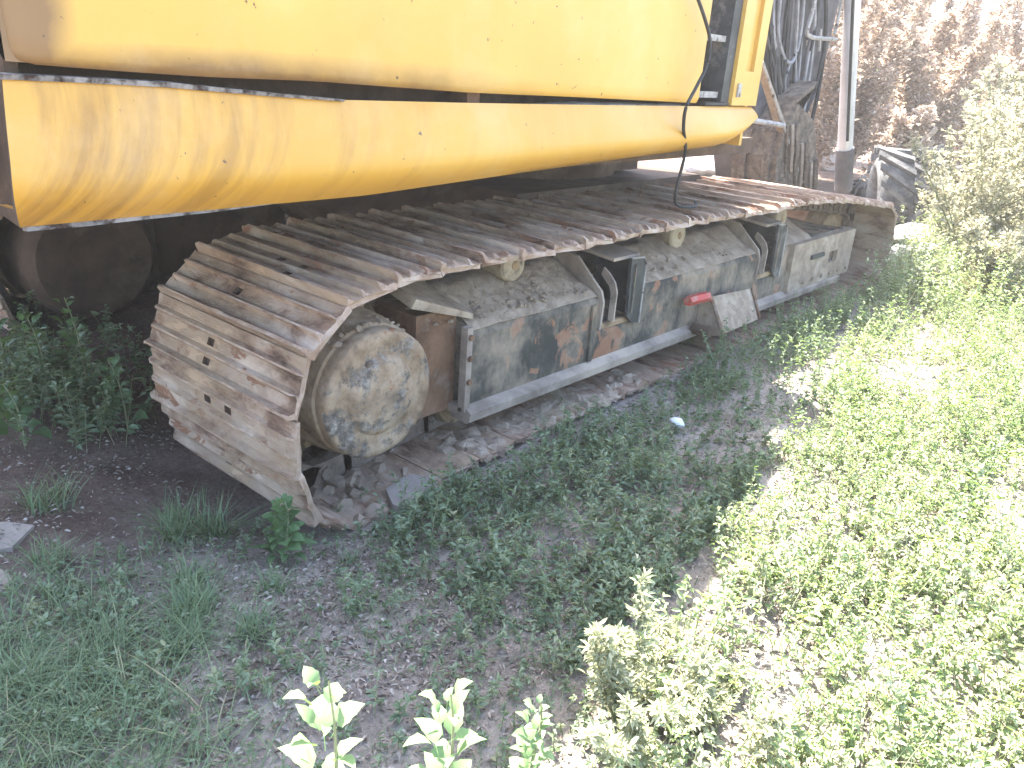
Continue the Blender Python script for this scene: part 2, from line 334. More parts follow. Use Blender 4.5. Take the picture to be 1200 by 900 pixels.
# --- track loop path (outer face of the plates), x,z
W = 0.84
PATH = [(1.62, 0.728), (2.1, 0.738), (2.6, 0.732), (3.3, 0.742), (4.1, 0.728), (4.8, 0.725), (5.4, 0.680), (6.00, 0.605), (6.29, 0.55), (6.395, 0.33),
        (6.33, 0.09), (6.08, -0.005), (5.0, -0.012), (3.4, -0.012), (2.35, -0.012), (1.86, -0.045), (1.55, -0.085), (1.36, -0.035), (1.258, 0.14), (1.238, 0.36), (1.295, 0.55), (1.43, 0.68)]
dense = catmull([(x, 0, z) for x, z in PATH], 24, True)
NS = 59
cum = [0.0]
for a, b in zip(dense, dense[1:] + dense[:1]): cum.append(cum[-1] + (b - a).length)
LEN = cum[-1]; PITCH = LEN / NS
def at_len(s):
    s %= LEN
    lo, hi = 0, len(dense)
    while hi - lo > 1:
        m = (lo + hi) // 2
        if cum[m] <= s: lo = m
        else: hi = m
    a, b = dense[lo], dense[(lo + 1) % len(dense)]; t = (s - cum[lo]) / max(1e-9, cum[lo + 1] - cum[lo])
    return a.lerp(b, t)
def shoe_mesh(seed):
    rnd = random.Random(seed); p = PITCH
    # profile along travel (x) and outward (z): three grousers, plate 14 mm, lips that overlap the next plate
    top = [(-0.49, -0.006), (-0.472, 0.026), (-0.430, 0.027), (-0.37, 0.003), (-0.18, 0.001), (-0.135, 0.016), (-0.10, 0.016), (-0.045, 0.001),
           (0.16, 0.0), (0.20, 0.016), (0.235, 0.015), (0.285, 0.0), (0.462, -0.002), (0.475, -0.010)]
    bot = [(0.475, -0.020), (0.17, -0.018), (-0.06, -0.018), (-0.385, -0.018), (-0.49, -0.022)]
    ring = [(x * p, z) for x, z in top] + [(x * p, z) for x, z in bot]
    holes = {(3, 0.335), (3, 0.455), (8 - 1, 0.335), (8 - 1, 0.455)}
    hs = 0.044
    ys = sorted({0.0, 0.02, 0.16, 0.335, 0.335 + hs, 0.455, 0.455 + hs, 0.66, W - 0.02, W})
    bm = bmesh.new(); rows = []
    for y in ys:
        row = []
        for (x, z) in ring:
            k = 1.0
            dx = dz = 0
            if y in (0.0, W): dx = rnd.uniform(-0.006, 0.006); dz = rnd.uniform(-0.004, 0.002) - (0.009 if z > 0.01 else 0)
            elif z > 0.02: dz = rnd.uniform(-0.006, 0.002); dx = rnd.uniform(-0.003, 0.003)
            yy = y + (rnd.uniform(-0.006, 0.006) if y in (0.0, W) else 0)
            row.append(bm.verts.new((x + dx, yy, z + dz)))
        rows.append(row)
    n = len(ring)
    hole_cells = [{(7, 0.335), (7, 0.455), (3, 0.455)}, {(7, 0.335), (7, 0.455)}, {(7, 0.455), (3, 0.455)}, {(7, 0.335), (7, 0.455)}, {(7, 0.455)}, {(7, 0.335), (7, 0.455), (3, 0.335)}][seed % 6]
    for (r0, r1, y) in zip(rows, rows[1:], ys):
        for i in range(n):
            j = (i + 1) % n
            if (i, y) in hole_cells:     # an open bolt hole sunk in the plate
                q = [r0[i], r0[j], r1[j], r1[i]]
                c = sum((v.co for v in q), Vector()) / 4
                inn = [bm.verts.new(c + (v.co - c) * f_) for v, f_ in zip(q, (0.86,) * 4)]
                for v in inn: v.co.x = c.x + (v.co.x - c.x) * 0.72
                dn = [bm.verts.new(v.co - Vector((0, 0, 0.016))) for v in inn]
                for a in range(4):
                    b = (a + 1) % 4
                    bm.faces.new((q[a], q[b], inn[b], inn[a])); f = bm.faces.new((inn[a], inn[b], dn[b], dn[a])); f.material_index = 2
                f = bm.faces.new(dn); f.material_index = 2
            else:
                f = bm.faces.new((r0[i], r0[j], r1[j], r1[i]))
                f.material_index = 1 if i in (1, 5, 9) else 0
    bm.faces.new(rows[0][::-1]).material_index = 1; bm.faces.new(rows[-1]).material_index = 1
    bmesh.ops.recalc_face_normals(bm, faces=bm.faces)
    me = bpy.data.meshes.new('track_shoe'); bm.to_mesh(me); bm.free()
    for k in ('shoe', 'shoe_edge', 'dark'): me.materials.append(M[k])
    return me
SHOES = [shoe_mesh(i) for i in range(6)]
def chain_bm(y0):
    bm = bmesh.new()
    for i in range(NS):
        s = (i + 0.5) * PITCH
        for (ya, yb) in ((0.29, 0.335), (0.50, 0.545)):
            q0 = at_len(s - PITCH * 0.5); q1 = at_len(s + PITCH * 0.5); t = (q1 - q0).normalized(); nn = Vector((-t.z, 0, t.x))
            vs = []
            for q, e in ((q0, -0.012), (q1, 0.012)):
                for d in (0.024, 0.112 if e < 0 else 0.105):
                    for y in (ya, yb): vs.append(bm.verts.new(q + t * e - nn * d + Vector((0, y0 + y, 0))))
            for f in ((0, 1, 3, 2), (4, 6, 7, 5), (0, 4, 5, 1), (2, 3, 7, 6), (0, 2, 6, 4), (1, 5, 7, 3)): bm.faces.new([vs[k] for k in f])
        q = at_len(s); q0 = at_len(s - 0.02); t = (q - q0).normalized(); nn = Vector((-t.z, 0, t.x)); c = q - nn * 0.07
        tube(bm, [c + Vector((0, y0 + 0.28, 0)), c + Vector((0, y0 + 0.555, 0))], 0.026, 8)
    return bm
def crawler(y0, label=None):
    tr = part('crawler_track', chain_bm(y0), 'chain')
    if label: tr['label'] = label
    inv = Matrix.Translation(-Vector((3.85, 1.52, 0)))
    rnd = random.Random(5)
    for i in range(NS):
        q0 = at_len((i) * PITCH); q1 = at_len((i + 1) * PITCH); t = (q1 - q0).normalized(); c = (q0 + q1) / 2
        nn = Vector((-t.z, 0, t.x)); yv = nn.cross(t)
        # local x = travel, y = across, z = outward
        m = Matrix((( t.x, 0, nn.x, c.x), (0, 1, 0, y0 + rnd.uniform(-0.005, 0.005)), (t.z, 0, nn.z, c.z), (0, 0, 0, 1)))
        m = m @ Matrix.Rotation(R(rnd.uniform(-0.8, 0.8)), 4, 'Y')
        o = link('track_shoe', SHOES[(i * 7 + i // 3) % 6], tr); o.matrix_parent_inverse = Matrix.Identity(4); o.matrix_local = m
    return tr
near_track = crawler(0.0)
far_track = crawler(2.32)

# --- final drive and sprocket
def final_drive(yc, sgn):
    bm = bmesh.new()
    prof = [(0, 0.55), (0.27, 0.55), (0.29, 0.50), (0.29, 0.33), (0.255, 0.30), (0.232, 0.27), (0.226, 0.14), (0.222, 0.135), (0.214, 0.06), (0.206, 0.055), (0.206, 0.012), (0.198, 0.003), (0.172, 0.001), (0.168, 0.004), (0.128, 0.002), (0.118, -0.012), (0.10, -0.018), (0.05, -0.021), (0, -0.021)]
    lathe_y(bm, [(r_ * (1.04 if r_ < 0.24 else 1), yc + sgn * (y + 0.022)) for r_, y in prof], 56, (1.585, 0, 0.36), 0.02)
    return bm
fd = part('final_drive', final_drive(0.0, 1), 'hub' if 'hub' in M else 'mud', smooth=True, angle=50)
# chipped hub paint
def hub_mat():
    m, nt, bs = newmat('chipped hub paint'); v = coords(nt)
    sep = N(nt, 'ShaderNodeSeparateXYZ'); nt.links.new(v, sep.inputs[0])
    base = ramp(nt, noise_(nt, v, 9, 8, 0.7), [(0.3, (0.11, 0.07, 0.045)), (0.48, (0.25, 0.18, 0.12)), (0.7, (0.38, 0.30, 0.22))])
    ch = ramp(nt, noise_(nt, v, 6, 9, 0.75, 0.3), [(0.50, (0, 0, 0)), (0.56, (0.85, 0.85, 0.85))])
    white = ramp(nt, noise_(nt, v, 26, 8, 0.8, 0.2), [(0.42, (0.055, 0.05, 0.045)), (0.52, (0.14, 0.13, 0.12)), (0.62, (0.33, 0.29, 0.245))])
    face = math_(nt, 'LESS_THAN', sep.outputs[1], 0.045)
    c = mixc(nt, math_(nt, 'MULTIPLY', ch, face), base, white)
    ru = ramp(nt, noise_(nt, v, 7, 8, 0.75, 0.3), [(0.60, (0, 0, 0)), (0.64, (1, 1, 1))])
    c = mixc(nt, ru, c, (0.22, 0.10, 0.05))
    nt.links.new(c, bs.inputs['Base Color']); bs.inputs['Roughness'].default_value = 0.9; bs.inputs['Specular IOR Level'].default_value = 0.15
    bump(nt, bs, math_(nt, 'SUBTRACT', noise_(nt, v, 30, 8, 0.7), math_(nt, 'MULTIPLY', ch, 0.35)), 0.6, 0.008)
    return m
M['hub'] = hub_mat(); fd.data.materials[0] = M['hub']
for k in range(14):
    a = 2 * math.pi * k / 14 + 0.2; bm = bmesh.new()
    c = (1.585 + 0.248 * math.cos(a), 0, 0.36 + 0.248 * math.sin(a))
    tube(bm, [(c[0], 0.262, c[2]), (c[0], 0.30, c[2])], 0.016, 6); part('bolt', bm, 'mud_tan', fd)
bm = bmesh.new(); tube(bm, [(1.53, 0.030, 0.475), (1.53, 0.012, 0.475)], 0.014, 6); part('drain_plug', bm, 'chain', fd)
def sprocket_bm(yc):
    bm = bmesh.new(); pts = []
    for k in range(44):
        a = 2 * math.pi * k / 44; r_ = 0.325 if k % 2 else 0.268
        pts.append((1.62 + r_ * math.cos(a), 0.35 + r_ * math.sin(a)))
    prism(bm, pts, yc - 0.04, yc + 0.04); return bm
part('sprocket', sprocket_bm(0.42), 'chain', bev=0.004)
part('sprocket', sprocket_bm(2.74), 'chain')
fd2 = part('final_drive', final_drive(3.16, -1), 'mud_tan', smooth=True)
bm = bmesh.new(); lathe_y(bm, [(0, 2.2), (0.27, 2.2), (0.31, 2.25), (0.31, 2.8), (0, 2.8)], 32, (1.66, 0, 0.34), 0.02)
part('motor_housing', bm, 'dark', smooth=True)
# idlers
for y in (0.42, 2.74):
    bm = bmesh.new(); lathe_y(bm, [(0, y - 0.09), (0.06, y - 0.09), (0.07, y - 0.06), (0.17, y - 0.05), (0.205, y - 0.07), (0.235, y - 0.07), (0.235, y - 0.03), (0.25, y - 0.03), (0.25, y + 0.03), (0.235, y + 0.03), (0.235, y + 0.07), (0, y + 0.07)], 36, (6.10, 0, 0.29))
    part('idler', bm, 'mud_tan', smooth=True)

def clods(name, regions, n, size, mat, parent, seed, zfun):
    rnd = random.Random(seed); bm = bmesh.new()
    for _ in range(n):
        x0, x1, y0, y1 = rnd.choice(regions); x = rnd.uniform(x0, x1); y = rnd.uniform(y0, y1); s = size * rnd.uniform(0.4, 1.5) ** 1.5
        res = bmesh.ops.create_icosphere(bm, subdivisions=1, radius=s, matrix=Matrix.Translation((x, y, zfun(x, y) + s * 0.2)) @ Matrix.Diagonal((rnd.uniform(.7, 1.5), rnd.uniform(.7, 1.5), rnd.uniform(.4, .9), 1)))
        for v in res['verts']: v.co += Vector((rnd.uniform(-1, 1), rnd.uniform(-1, 1), rnd.uniform(-1, 1))) * s * 0.25
    o = part(name, bm, mat, parent); o['kind'] = 'stuff'; return o
# --- track frames
def frame_secs(y0, s):
    S_ = lambda dz: [(y0 + s * 0.10, 0.155), (y0 + s * 0.095, 0.20), (y0 + s * 0.10, 0.43), (y0 + s * 0.12, 0.462), (y0 + s * 0.33, 0.545 + dz), (y0 + s * 0.50, 0.555 + dz), (y0 + s * 0.74, 0.50), (y0 + s * 0.76, 0.155), (y0 + s * 0.5, 0.13), (y0 + s * 0.2, 0.13)]
    S2 = [(y0 + s * 0.10, 0.155), (y0 + s * 0.095, 0.20), (y0 + s * 0.10, 0.29), (y0 + s * 0.12, 0.305), (y0 + s * 0.30, 0.32), (y0 + s * 0.50, 0.34), (y0 + s * 0.74, 0.34), (y0 + s * 0.76, 0.155), (y0 + s * 0.5, 0.13), (y0 + s * 0.2, 0.13)]
    return [(2.06, S_(0)), (2.862, S_(0)), (2.864, S2), (3.138, S2), (3.14, S_(0)), (3.9, S_(0.0)), (4.348, S_(0)), (4.35, S2), (4.617, S2), (4.619, S_(-0.01)), (5.1, S_(-0.04)), (5.2, S_(-0.09)), (5.66, S_(-0.09))]
bm = bmesh.new(); loft_x(bm, frame_secs(0, 1)); tf = part('track_frame', bm, 'frame', bev=0.008)
bm = bmesh.new(); loft_x(bm, frame_secs(3.16, -1)); tf2 = part('track_frame', bm, 'dark', bev=0.008)
# end plate at the rear: a frame plate, a rounded cap and a hollow between
bm = bmesh.new(); box(bm, 2.03, 2.058, 0.085, 0.118, 0.15, 0.475); box(bm, 2.03, 2.058, 0.10, 0.74, 0.135, 0.165); part('end_flange', bm, 'frame_dusty', tf, bev=0.006)
bm = bmesh.new(); prism(bm, [(1.80, 0.57), (2.10, 0.480), (2.10, 0.500), (1.82, 0.60)], 0.13, 0.55); 
for v in bm.verts:
    v.co.z += (v.co.y - 0.10) * 0.26
part('rear_cover_plate', bm, 'mud', tf, bev=0.006)
bm = bmesh.new(); box(bm, 1.86, 2.056, 0.17, 0.66, 0.14, 0.53); part('motor_guard', bm, 'rust', tf, bev=0.02)
# rail lip along the bottom: the pale worn bar
bm = bmesh.new(); loft_x(bm, [(x, [(0.065, 0.115), (0.06, 0.15), (0.098, 0.172), (0.16, 0.172), (0.16, 0.11), (0.08, 0.105)]) for x in (2.04, 2.9, 3.8, 4.6, 5.62)])
part('bottom_rail', bm, 'frame_dusty', tf, bev=0.006)
for xb, zb_ in ((2.045, 0.44), (2.045, 0.36), (2.045, 0.27)):
    bm = bmesh.new(); tube(bm, [(xb, 0.087, zb_), (xb, 0.074, zb_)], 0.011, 6); part('bolt', bm, 'rust', tf)
for xb in np.arange(5.0, 5.7, 0.14):
    bm = bmesh.new(); tube(bm, [(xb, 0.072, 0.20), (xb, 0.058, 0.20)], 0.014, 6); part('bolt', bm, 'mud', tf)
clods('hub_mud', [(1.42, 1.78, 0.05, 0.3)], 70, 0.008, 'mud', fd, 15, lambda x, y: 0.36 + math.sqrt(max(0, 0.228 ** 2 - (x - 1.585) ** 2)) - 0.004)
# seam plates on the side (faint joints in the plate)
bm = bmesh.new(); box(bm, 2.79, 2.815, 0.084, 0.094, 0.175, 0.425); part('weld_strip', bm, 'frame', tf, bev=0.003)
# carrier rollers with brackets
for (px, py) in ((603, 311), (796, 276), (917, 256)):
    c = un(px, py, 0.25)
    bm = bmesh.new()
    lathe_y(bm, [(0, 0.248), (0.035, 0.246), (0.05, 0.250), (0.062, 0.252), (0.070, 0.262), (0.072, 0.30), (0.066, 0.31), (0.066, 0.50), (0, 0.50)], 28, (c.x, 0, c.z))
    cr = part('carrier_roller', bm, 'roller', tf, smooth=True)
    bm = bmesh.new(); prism(bm, [(c.x - 0.07, 0.50), (c.x + 0.07, 0.50), (c.x + 0.05, c.z), (c.x - 0.05, c.z)], 0.42, 0.50); part('roller_bracket', bm, 'mud', tf, bev=0.006)
    bm = bmesh.new(); lathe_y(bm, [(0, 0.244), (0.018, 0.244), (0.02, 0.249)], 12, (c.x, 0, c.z)); part('roller_cap', bm, 'mud_tan', cr)
# bottom rollers
x = 2.16
while x < 5.5:
    bm = bmesh.new()
    lathe_y(bm, [(0, 0.18), (0.05, 0.18), (0.055, 0.2), (0.055, 0.24), (0.098, 0.25), (0.105, 0.28), (0.085, 0.30), (0.085, 0.54), (0.105, 0.56), (0.1, 0.6), (0, 0.6)], 22, (x, 0, 0.118))
    part('track_roller', bm, 'mud_tan' if x < 3 else 'chain', tf, smooth=True); x += 0.42
# the two U shaped guide brackets
def cross_plate(bm, x, t, pts, pts_in):
    a = [(y, z) for y, z in pts] + [(y, z) for y, z in pts_in[::-1]]
    n = len(pts)
    A = [bm.verts.new((x, y, z)) for y, z in a]; B = [bm.verts.new((x + t, y, z)) for y, z in a]; m = len(a)
    for i in range(n - 1):
        j = m - 1 - i
        bm.faces.new((A[i], A[i + 1], A[j - 1], A[j])); bm.faces.new((B[i], B[j], B[j - 1], B[i + 1]))
    for i in range(m): bm.faces.new((A[i], B[i], B[(i + 1) % m], A[(i + 1) % m]))
def guide(xr, xm, xc, z0, yv):
    """notch in the frame: worn rim, inner curved rib, folded dark cheek and cap"""
    rim = [(yv, z0 + 0.005), (yv - 0.004, z0 + 0.13), (yv + 0.012, z0 + 0.175), (yv + 0.07, z0 + 0.225), (0.24, z0 + 0.30), (0.36, z0 + 0.315)]
    inn = [(yv + 0.05, z0), (yv + 0.05, z0 + 0.10), (yv + 0.07, z0 + 0.14), (yv + 0.11, z0 + 0.17), (0.26, z0 + 0.22), (0.38, z0 + 0.22)]
    bm = bmesh.new(); cross_plate(bm, xr - 0.006, 0.013, rim, inn)
    o = part('guide_bracket', bm, 'frame_dusty', tf, bev=0.003)
    bm = bmesh.new(); cross_plate(bm, xm, 0.010, [(yv - 0.006, z0 + 0.03), (yv - 0.008, z0 + 0.16), (yv + 0.006, z0 + 0.20), (yv + 0.04, z0 + 0.235), (0.16, z0 + 0.255)], [(yv + 0.024, z0 + 0.03), (yv + 0.022, z0 + 0.15), (yv + 0.034, z0 + 0.18), (yv + 0.07, z0 + 0.21), (0.17, z0 + 0.225)])
    part('curved_rib', bm, 'frame_dusty', o, bev=0.002)
    # folded cheek: outer leaf, web and sloping cap
    bm = bmesh.new(); y = yv - 0.012
    prism(bm, [(xc - 0.115, z0 + 0.30), (xc - 0.02, z0 + 0.292), (xc, z0 + 0.262), (xc, z0 - 0.01), (xc - 0.055, z0 - 0.002), (xc - 0.10, z0 + 0.035)], y, y + 0.014)
    part('cheek_plate', bm, 'bracket', o, bev=0.003)
    bm = bmesh.new(); box(bm, xc - 0.014, xc, y + 0.0145, 0.34, z0 - 0.01, z0 + 0.27); part('web_plate', bm, 'bracket', o)
    bm = bmesh.new(); vs = box(bm, xc - 0.21, xc - 0.012, y + 0.03, 0.30, z0 + 0.292, z0 + 0.306)
    for v in bm.verts:
        if v.co.y > 0.2: v.co.z += 0.02
    part('cap_plate', bm, 'frame_dusty', o, bev=0.003)
    bm = bmesh.new(); tube(bm, [(xc - 0.118, y - 0.002, z0 + 0.302), (xc - 0.02, y - 0.002, z0 + 0.294), (xc + 0.002, y - 0.002, z0 + 0.262), (xc + 0.002, y - 0.002, z0 - 0.01)], 0.0045, 6)
    part('worn_rim', bm, 'trim', o)
    bm = bmesh.new(); box(bm, xc - 0.085, xc - 0.075, y - 0.008, y, z0 + 0.05, z0 + 0.27); part('cheek_rib', bm, 'frame', o, bev=0.002)
    bm = bmesh.new(); box(bm, xr + 0.02, xc - 0.02, 0.10, 0.12, z0 + 0.0, z0 + 0.025); part('floor_plate', bm, 'mud_tan', o, bev=0.003)
guide(2.862, 2.945, 3.145, 0.30, 0.088)
guide(4.350, 4.42, 4.622, 0.30, 0.088)
# idler yoke block with its square hole
bm = bmesh.new()
def holed_plate(bm, x0, x1, z0, z1, hx0, hx1, hz0, hz1, y, d):
    o = [(x0, z0), (x1, z0), (x1, z1), (x0, z1)]; h = [(hx0, hz0), (hx1, hz0), (hx1, hz1), (hx0, hz1)]
    ov = [bm.verts.new((a, y, b)) for a, b in o]; hv = [bm.verts.new((a, y, b)) for a, b in h]; hb = [bm.verts.new((a, y + d, b)) for a, b in h]; ob = [bm.verts.new((a, y + d + 0.02, b)) for a, b in o]
    for i in range(4):
        j = (i + 1) % 4
        bm.faces.new((ov[i], ov[j], hv[j], hv[i])); bm.faces.new((hv[i], hv[j], hb[j], hb[i])); bm.faces.new((ov[i], ob[i], ob[j], ov[j]))
    bm.faces.new(hb); bm.faces.new(ob[::-1])
holed_plate(bm, 4.78, 5.76, 0.16, 0.455, 5.36, 5.50, 0.27, 0.345, 0.07, 0.07)
part('idler_yoke', bm, 'mud', tf)
bm = bmesh.new(); box(bm, 5.05, 5.24, 0.055, 0.07, 0.335, 0.36); part('yoke_slot', bm, 'bracket', tf)
# step bracket: the small muddy hod bolted below, with the red grip
bm = bmesh.new()
pA, pB, pC, pD = un(832, 348, 0.04), un(880, 338, 0.04), un(889, 374, -0.06), un(846, 392, -0.06)
vs = [bm.verts.new(p) for p in (pA, pB, pC, pD)]; vb = [bm.verts.new(p + Vector((0.01, 0.11, -0.05))) for p in (pA, pB, pC, pD)]
bm.faces.new(vs); bm.faces.new(vb[::-1])
for i in range(4): bm.faces.new((vs[i], vb[i], vb[(i + 1) % 4], vs[(i + 1) % 4]))
st = part('step_bracket', bm, 'mud', tf, bev=0.005)
for a, b in ((pA, pD), (pB, pC)):
    bm = bmesh.new(); tube(bm, [a + Vector((0, -0.006, 0.004)), b + Vector((0, -0.006, 0.004))], 0.009, 6); part('step_side', bm, 'rust', st)
bm = bmesh.new(); c = un(832, 390, -0.03); tube(bm, [c, c + Vector((0, 0.10, 0))], 0.028, 10); part('step_bolt', bm, 'dark', st)
bm = bmesh.new(); a, b = un(806, 353, 0.03), un(829, 347, 0.03); tube(bm, [a, a.lerp(b, 0.5), b], [0.024, 0.027, 0.024], 6); gp = part('red_grip', bm, 'red', tf, bev=0.003)
bm = bmesh.new(); tube(bm, [b, un(834, 352, 0.03), un(838, 366, 0.02), un(842, 378, 0.0)], 0.010, 6); part('red_rod', bm, 'red', gp)

# --- mud on the frame tops
def ztop(x, y):
    t = min(1, max(0, (y - 0.12) / 0.21)); z = 0.462 + 0.083 * t
    return z - (0.09 if x > 5.15 else 0)
def mud_sheet():
    xs = np.arange(2.07, 5.12, 0.022); ys = np.arange(0.105, 0.72, 0.022); X, Y = np.meshgrid(xs, ys, indexing='ij')
    Z = np.zeros_like(X)
    for i, x in enumerate(xs):
        for j, y in enumerate(ys):
            t = min(1, max(0, (y - 0.10) / 0.2))
            f = noise.fractal(Vector((x * 5, y * 6, 3)), 0.75, 2.1, 5)
            if 2.86 < x < 3.14 or 4.35 < x < 4.62: Z[i, j] = 0.27; continue
            Z[i, j] = ztop(x, y) + (0.010 + 0.035 * t) * (0.75 + 0.45 * f) - (0.012 if j == 0 else 0) - 0.004
    return grid_mesh('mud_layer', X, Y, Z, 'mud')
ml = link('mud_layer', mud_sheet(), tf); ml['kind'] = 'stuff'
clods('mud_clods', [(2.1, 2.8, 0.13, 0.42), (2.3, 2.8, 0.13, 0.3), (3.15, 4.1, 0.13, 0.42), (3.15, 4.1, 0.25, 0.5), (1.9, 2.2, 0.15, 0.5)], 900, 0.006, 'mud', tf, 7, lambda x, y: ztop(x, y) + 0.015)
# earth packed on the lower chain and under the hub
clods('packed_earth', [(1.45, 2.1, 0.02, 0.6), (2.1, 3.2, 0.02, 0.2)], 420, 0.024, 'mud', tf, 9, lambda x, y: -0.07 + 0.03 * min(1, max(0, (x - 1.5))) + (0.03 if x > 2 else 0))

# --- carbody between the tracks, slewing ring, upper deck
bm = bmesh.new(); prism(bm, [(2.9, 0.35), (4.8, 0.35), (5.0, 0.55), (4.7, 0.78), (3.0, 0.78), (2.7, 0.55)], 0.72, 2.32); part('carbody', bm, 'dark', bev=0.02)
bm = bmesh.new(); bmesh.ops.create_cone(bm, cap_ends=True, segments=40, radius1=0.62, radius2=0.62, depth=0.20, matrix=Matrix.Translation((3.85, 1.52, 0.87))); part('slewing_ring', bm, 'dark')
bm = bmesh.new(); box(bm, 0.75, 4.30, 0.22, 2.85, 0.985, 1.06); box(bm, 1.6, 1.75, 0.9, 2.8, 0.93, 0.985); box(bm, 2.6, 2.7, 0.9, 2.8, 0.93, 0.985); part('deck_frame', bm, 'dark', bev=0.01)
bm = bmesh.new(); p = un(722, 200, 0.95); box(bm, p.x - 0.25, p.x + 0.22, 0.95, 1.7, 0.80, 0.99); part('swing_bracket', bm, 'dark', bev=0.01)
# --- lower yellow skirt: curved sheet with thickness
def zb(x): return 0.965 + 0.025 * min(1, max(0, (x - 1.6) / 0.6)) + 0.06 * max(0, (x - 2.2) / 1.6) + (0 if x < 3.72 else ((x - 3.72) / 0.25) ** 2 * 0.10)
ZT = [(0.62, 1.272), (0.95, 1.266), (1.1, 1.256), (1.25, 1.248), (1.45, 1.236), (2.0, 1.231), (2.7, 1.228), (3.97, 1.226)]
ZD = [(0.66, 1.300), (0.9, 1.290), (1.1, 1.284), (1.41, 1.282), (2.0, 1.262), (2.5, 1.256), (3.45, 1.240), (3.8, 1.24)]
def interp(T, x): return float(np.interp(x, [a for a, _ in T], [b for _, b in T]))
def skirt():
    bm = bmesh.new(); xs = [0.655, 0.66, 0.68, 0.72] + list(np.linspace(0.8, 3.7, 42)) + [3.78, 3.86, 3.92, 3.955, 3.97]; rows = []
    for x in xs:
        zt = interp(ZT, x); z0 = zb(x); row = []
        for k in range(13):
            u = k / 12
            z = zt + (z0 - zt) * u
            y = 0.10 - 0.050 * math.sin(min(1, u * 1.25) * math.pi * 0.5 + 0.0) + 0.075 * max(0, u - 0.62) ** 2 / 0.1444
            y += 0.004 * noise.noise(Vector((x * 1.3, z * 3, 2)))
            row.append(bm.verts.new((x + 0.52 * (y - 0.10) * max(0, 1 - (x - 0.655) / 0.4) - (0.045 * max(0, u - 0.45) ** 2 if x < 0.7 else 0), y, z)))
        row.append(bm.verts.new((x, 0.24, z0 + 0.012))); row.append(bm.verts.new((x, 0.24, z0 + 0.03)))
        row.append(bm.verts.new((x, 0.15, z0 + 0.035))); row.append(bm.verts.new((x, 0.106, zt - 0.02))); row.append(bm.verts.new((x, 0.106, zt)))
        rows.append(row)
    n = len(rows[0])
    for a, b in zip(rows, rows[1:]):
        for i in range(n): bm.faces.new((a[i], a[(i + 1) % n], b[(i + 1) % n], b[i]))
    bm.faces.new(rows[0][::-1]).material_index = 1; bm.faces.new(rows[-1]); return bm  # rear end cap dark: shade of the gap put into its colour
sk = part('lower_side_panel', skirt(), ['y_skirt', 'dark'], smooth=True, angle=40)
# the grey lip on top of the skirt at the rear, and the dirty seam strip under it
bm = bmesh.new(); loft_x(bm, [(x, [(0.092, interp(ZT, x) - 0.004), (0.088, interp(ZT, x) + 0.007 * w_), (0.125, interp(ZT, x) + 0.008 * w_), (0.135, interp(ZT, x) - 0.004)]) for x, w_ in ((0.64, 1), (0.8, 1), (1.0, 1.1), (1.15, 0.9), (1.3, 0.6), (1.5, 0.25))])
part('panel_lip', bm, 'lip', sk)
bm = bmesh.new(); loft_x(bm, [(x, [(0.130, z + 0.004), (0.122, z - t_ * 0.55), (0.150, z - t_ * 0.55 - 0.004), (0.165, z)]) for x, z, t_ in ((0.668, 0.962, 0.012), (0.80, 0.962, 0.014), (0.86, 0.968, 0.022), (1.1, 0.972, 0.024), (1.3, 0.976, 0.018), (1.52, 0.980, 0.006))])
part('under_seal', bm, 'lip', sk)
# --- big yellow door panel above
def door():
    bm = bmesh.new(); xs = [0.668, 0.675, 0.69, 0.72] + list(np.linspace(0.8, 3.40, 34)) + [3.415, 3.42]; rows = []
    zs = [0, 0.006, 0.02, 0.05, 0.12, 0.3, 0.6, 0.9, 1.02, 1.08]
    for x in xs:
        z0 = interp(ZD, x); e = max(0, 1 - (x - 0.668) / 0.05); top = interp([(0.6, 2.36), (2.4, 2.36), (3.0, 1.95), (3.45, 1.78)], x); row = []
        for dz in zs:
            z = z0 + dz / 1.08 * (top - z0) if dz > 0.12 else z0 + dz
            y = 0.085 + 0.045 * e * e + 0.012 * max(0, 1 - dz / 0.02) ** 2 + (0.06 if dz >= 1.08 else 0.012 if dz >= 1.02 else 0)
            y += 0.005 * noise.noise(Vector((x * 1.1, z * 1.5, 8)))
            row.append(bm.verts.new((x, y, z + (0.02 * e * e if dz < 0.1 else 0))))
        row.append(bm.verts.new((x, 0.16, top))); row.append(bm.verts.new((x, 0.112, z0 + 0.05))); row.append(bm.verts.new((x, 0.108, z0 + 0.002)))
        rows.append(row)
    n = len(rows[0])
    for a, b in zip(rows, rows[1:]):
        for i in range(n): bm.faces.new((a[i], a[(i + 1) % n], b[(i + 1) % n], b[i]))
    bm.faces.new(rows[0][::-1]); bm.faces.new(rows[-1]); return bm
dr = part('side_door_panel', door(), 'y_door', smooth=True, angle=40)
# dark sheets backing the gap and recess, coloured for the shade inside
bm = bmesh.new(); box(bm, 0.70, 4.0, 0.24, 0.26, 1.05, 1.75); box(bm, 0.672, 0.70, 0.135, 2.9, 0.99, 2.3); part('shade_backing', bm, 'dark')
bm = bmesh.new(); box(bm, 2.03, 2.09, 0.14, 0.24, 1.20, 1.30); part('door_catch', bm, 'rust')
bm = bmesh.new(); loft_x(bm, [(x, [(0.13, 1.208), (0.118, 1.222 + h_), (0.15, 1.226 + h_), (0.185, 1.21)]) for x, h_ in ((2.35, 0.0), (2.6, 0.01), (3.4, 0.008))]); part('dusty_ledge', bm, 'trim', sk)
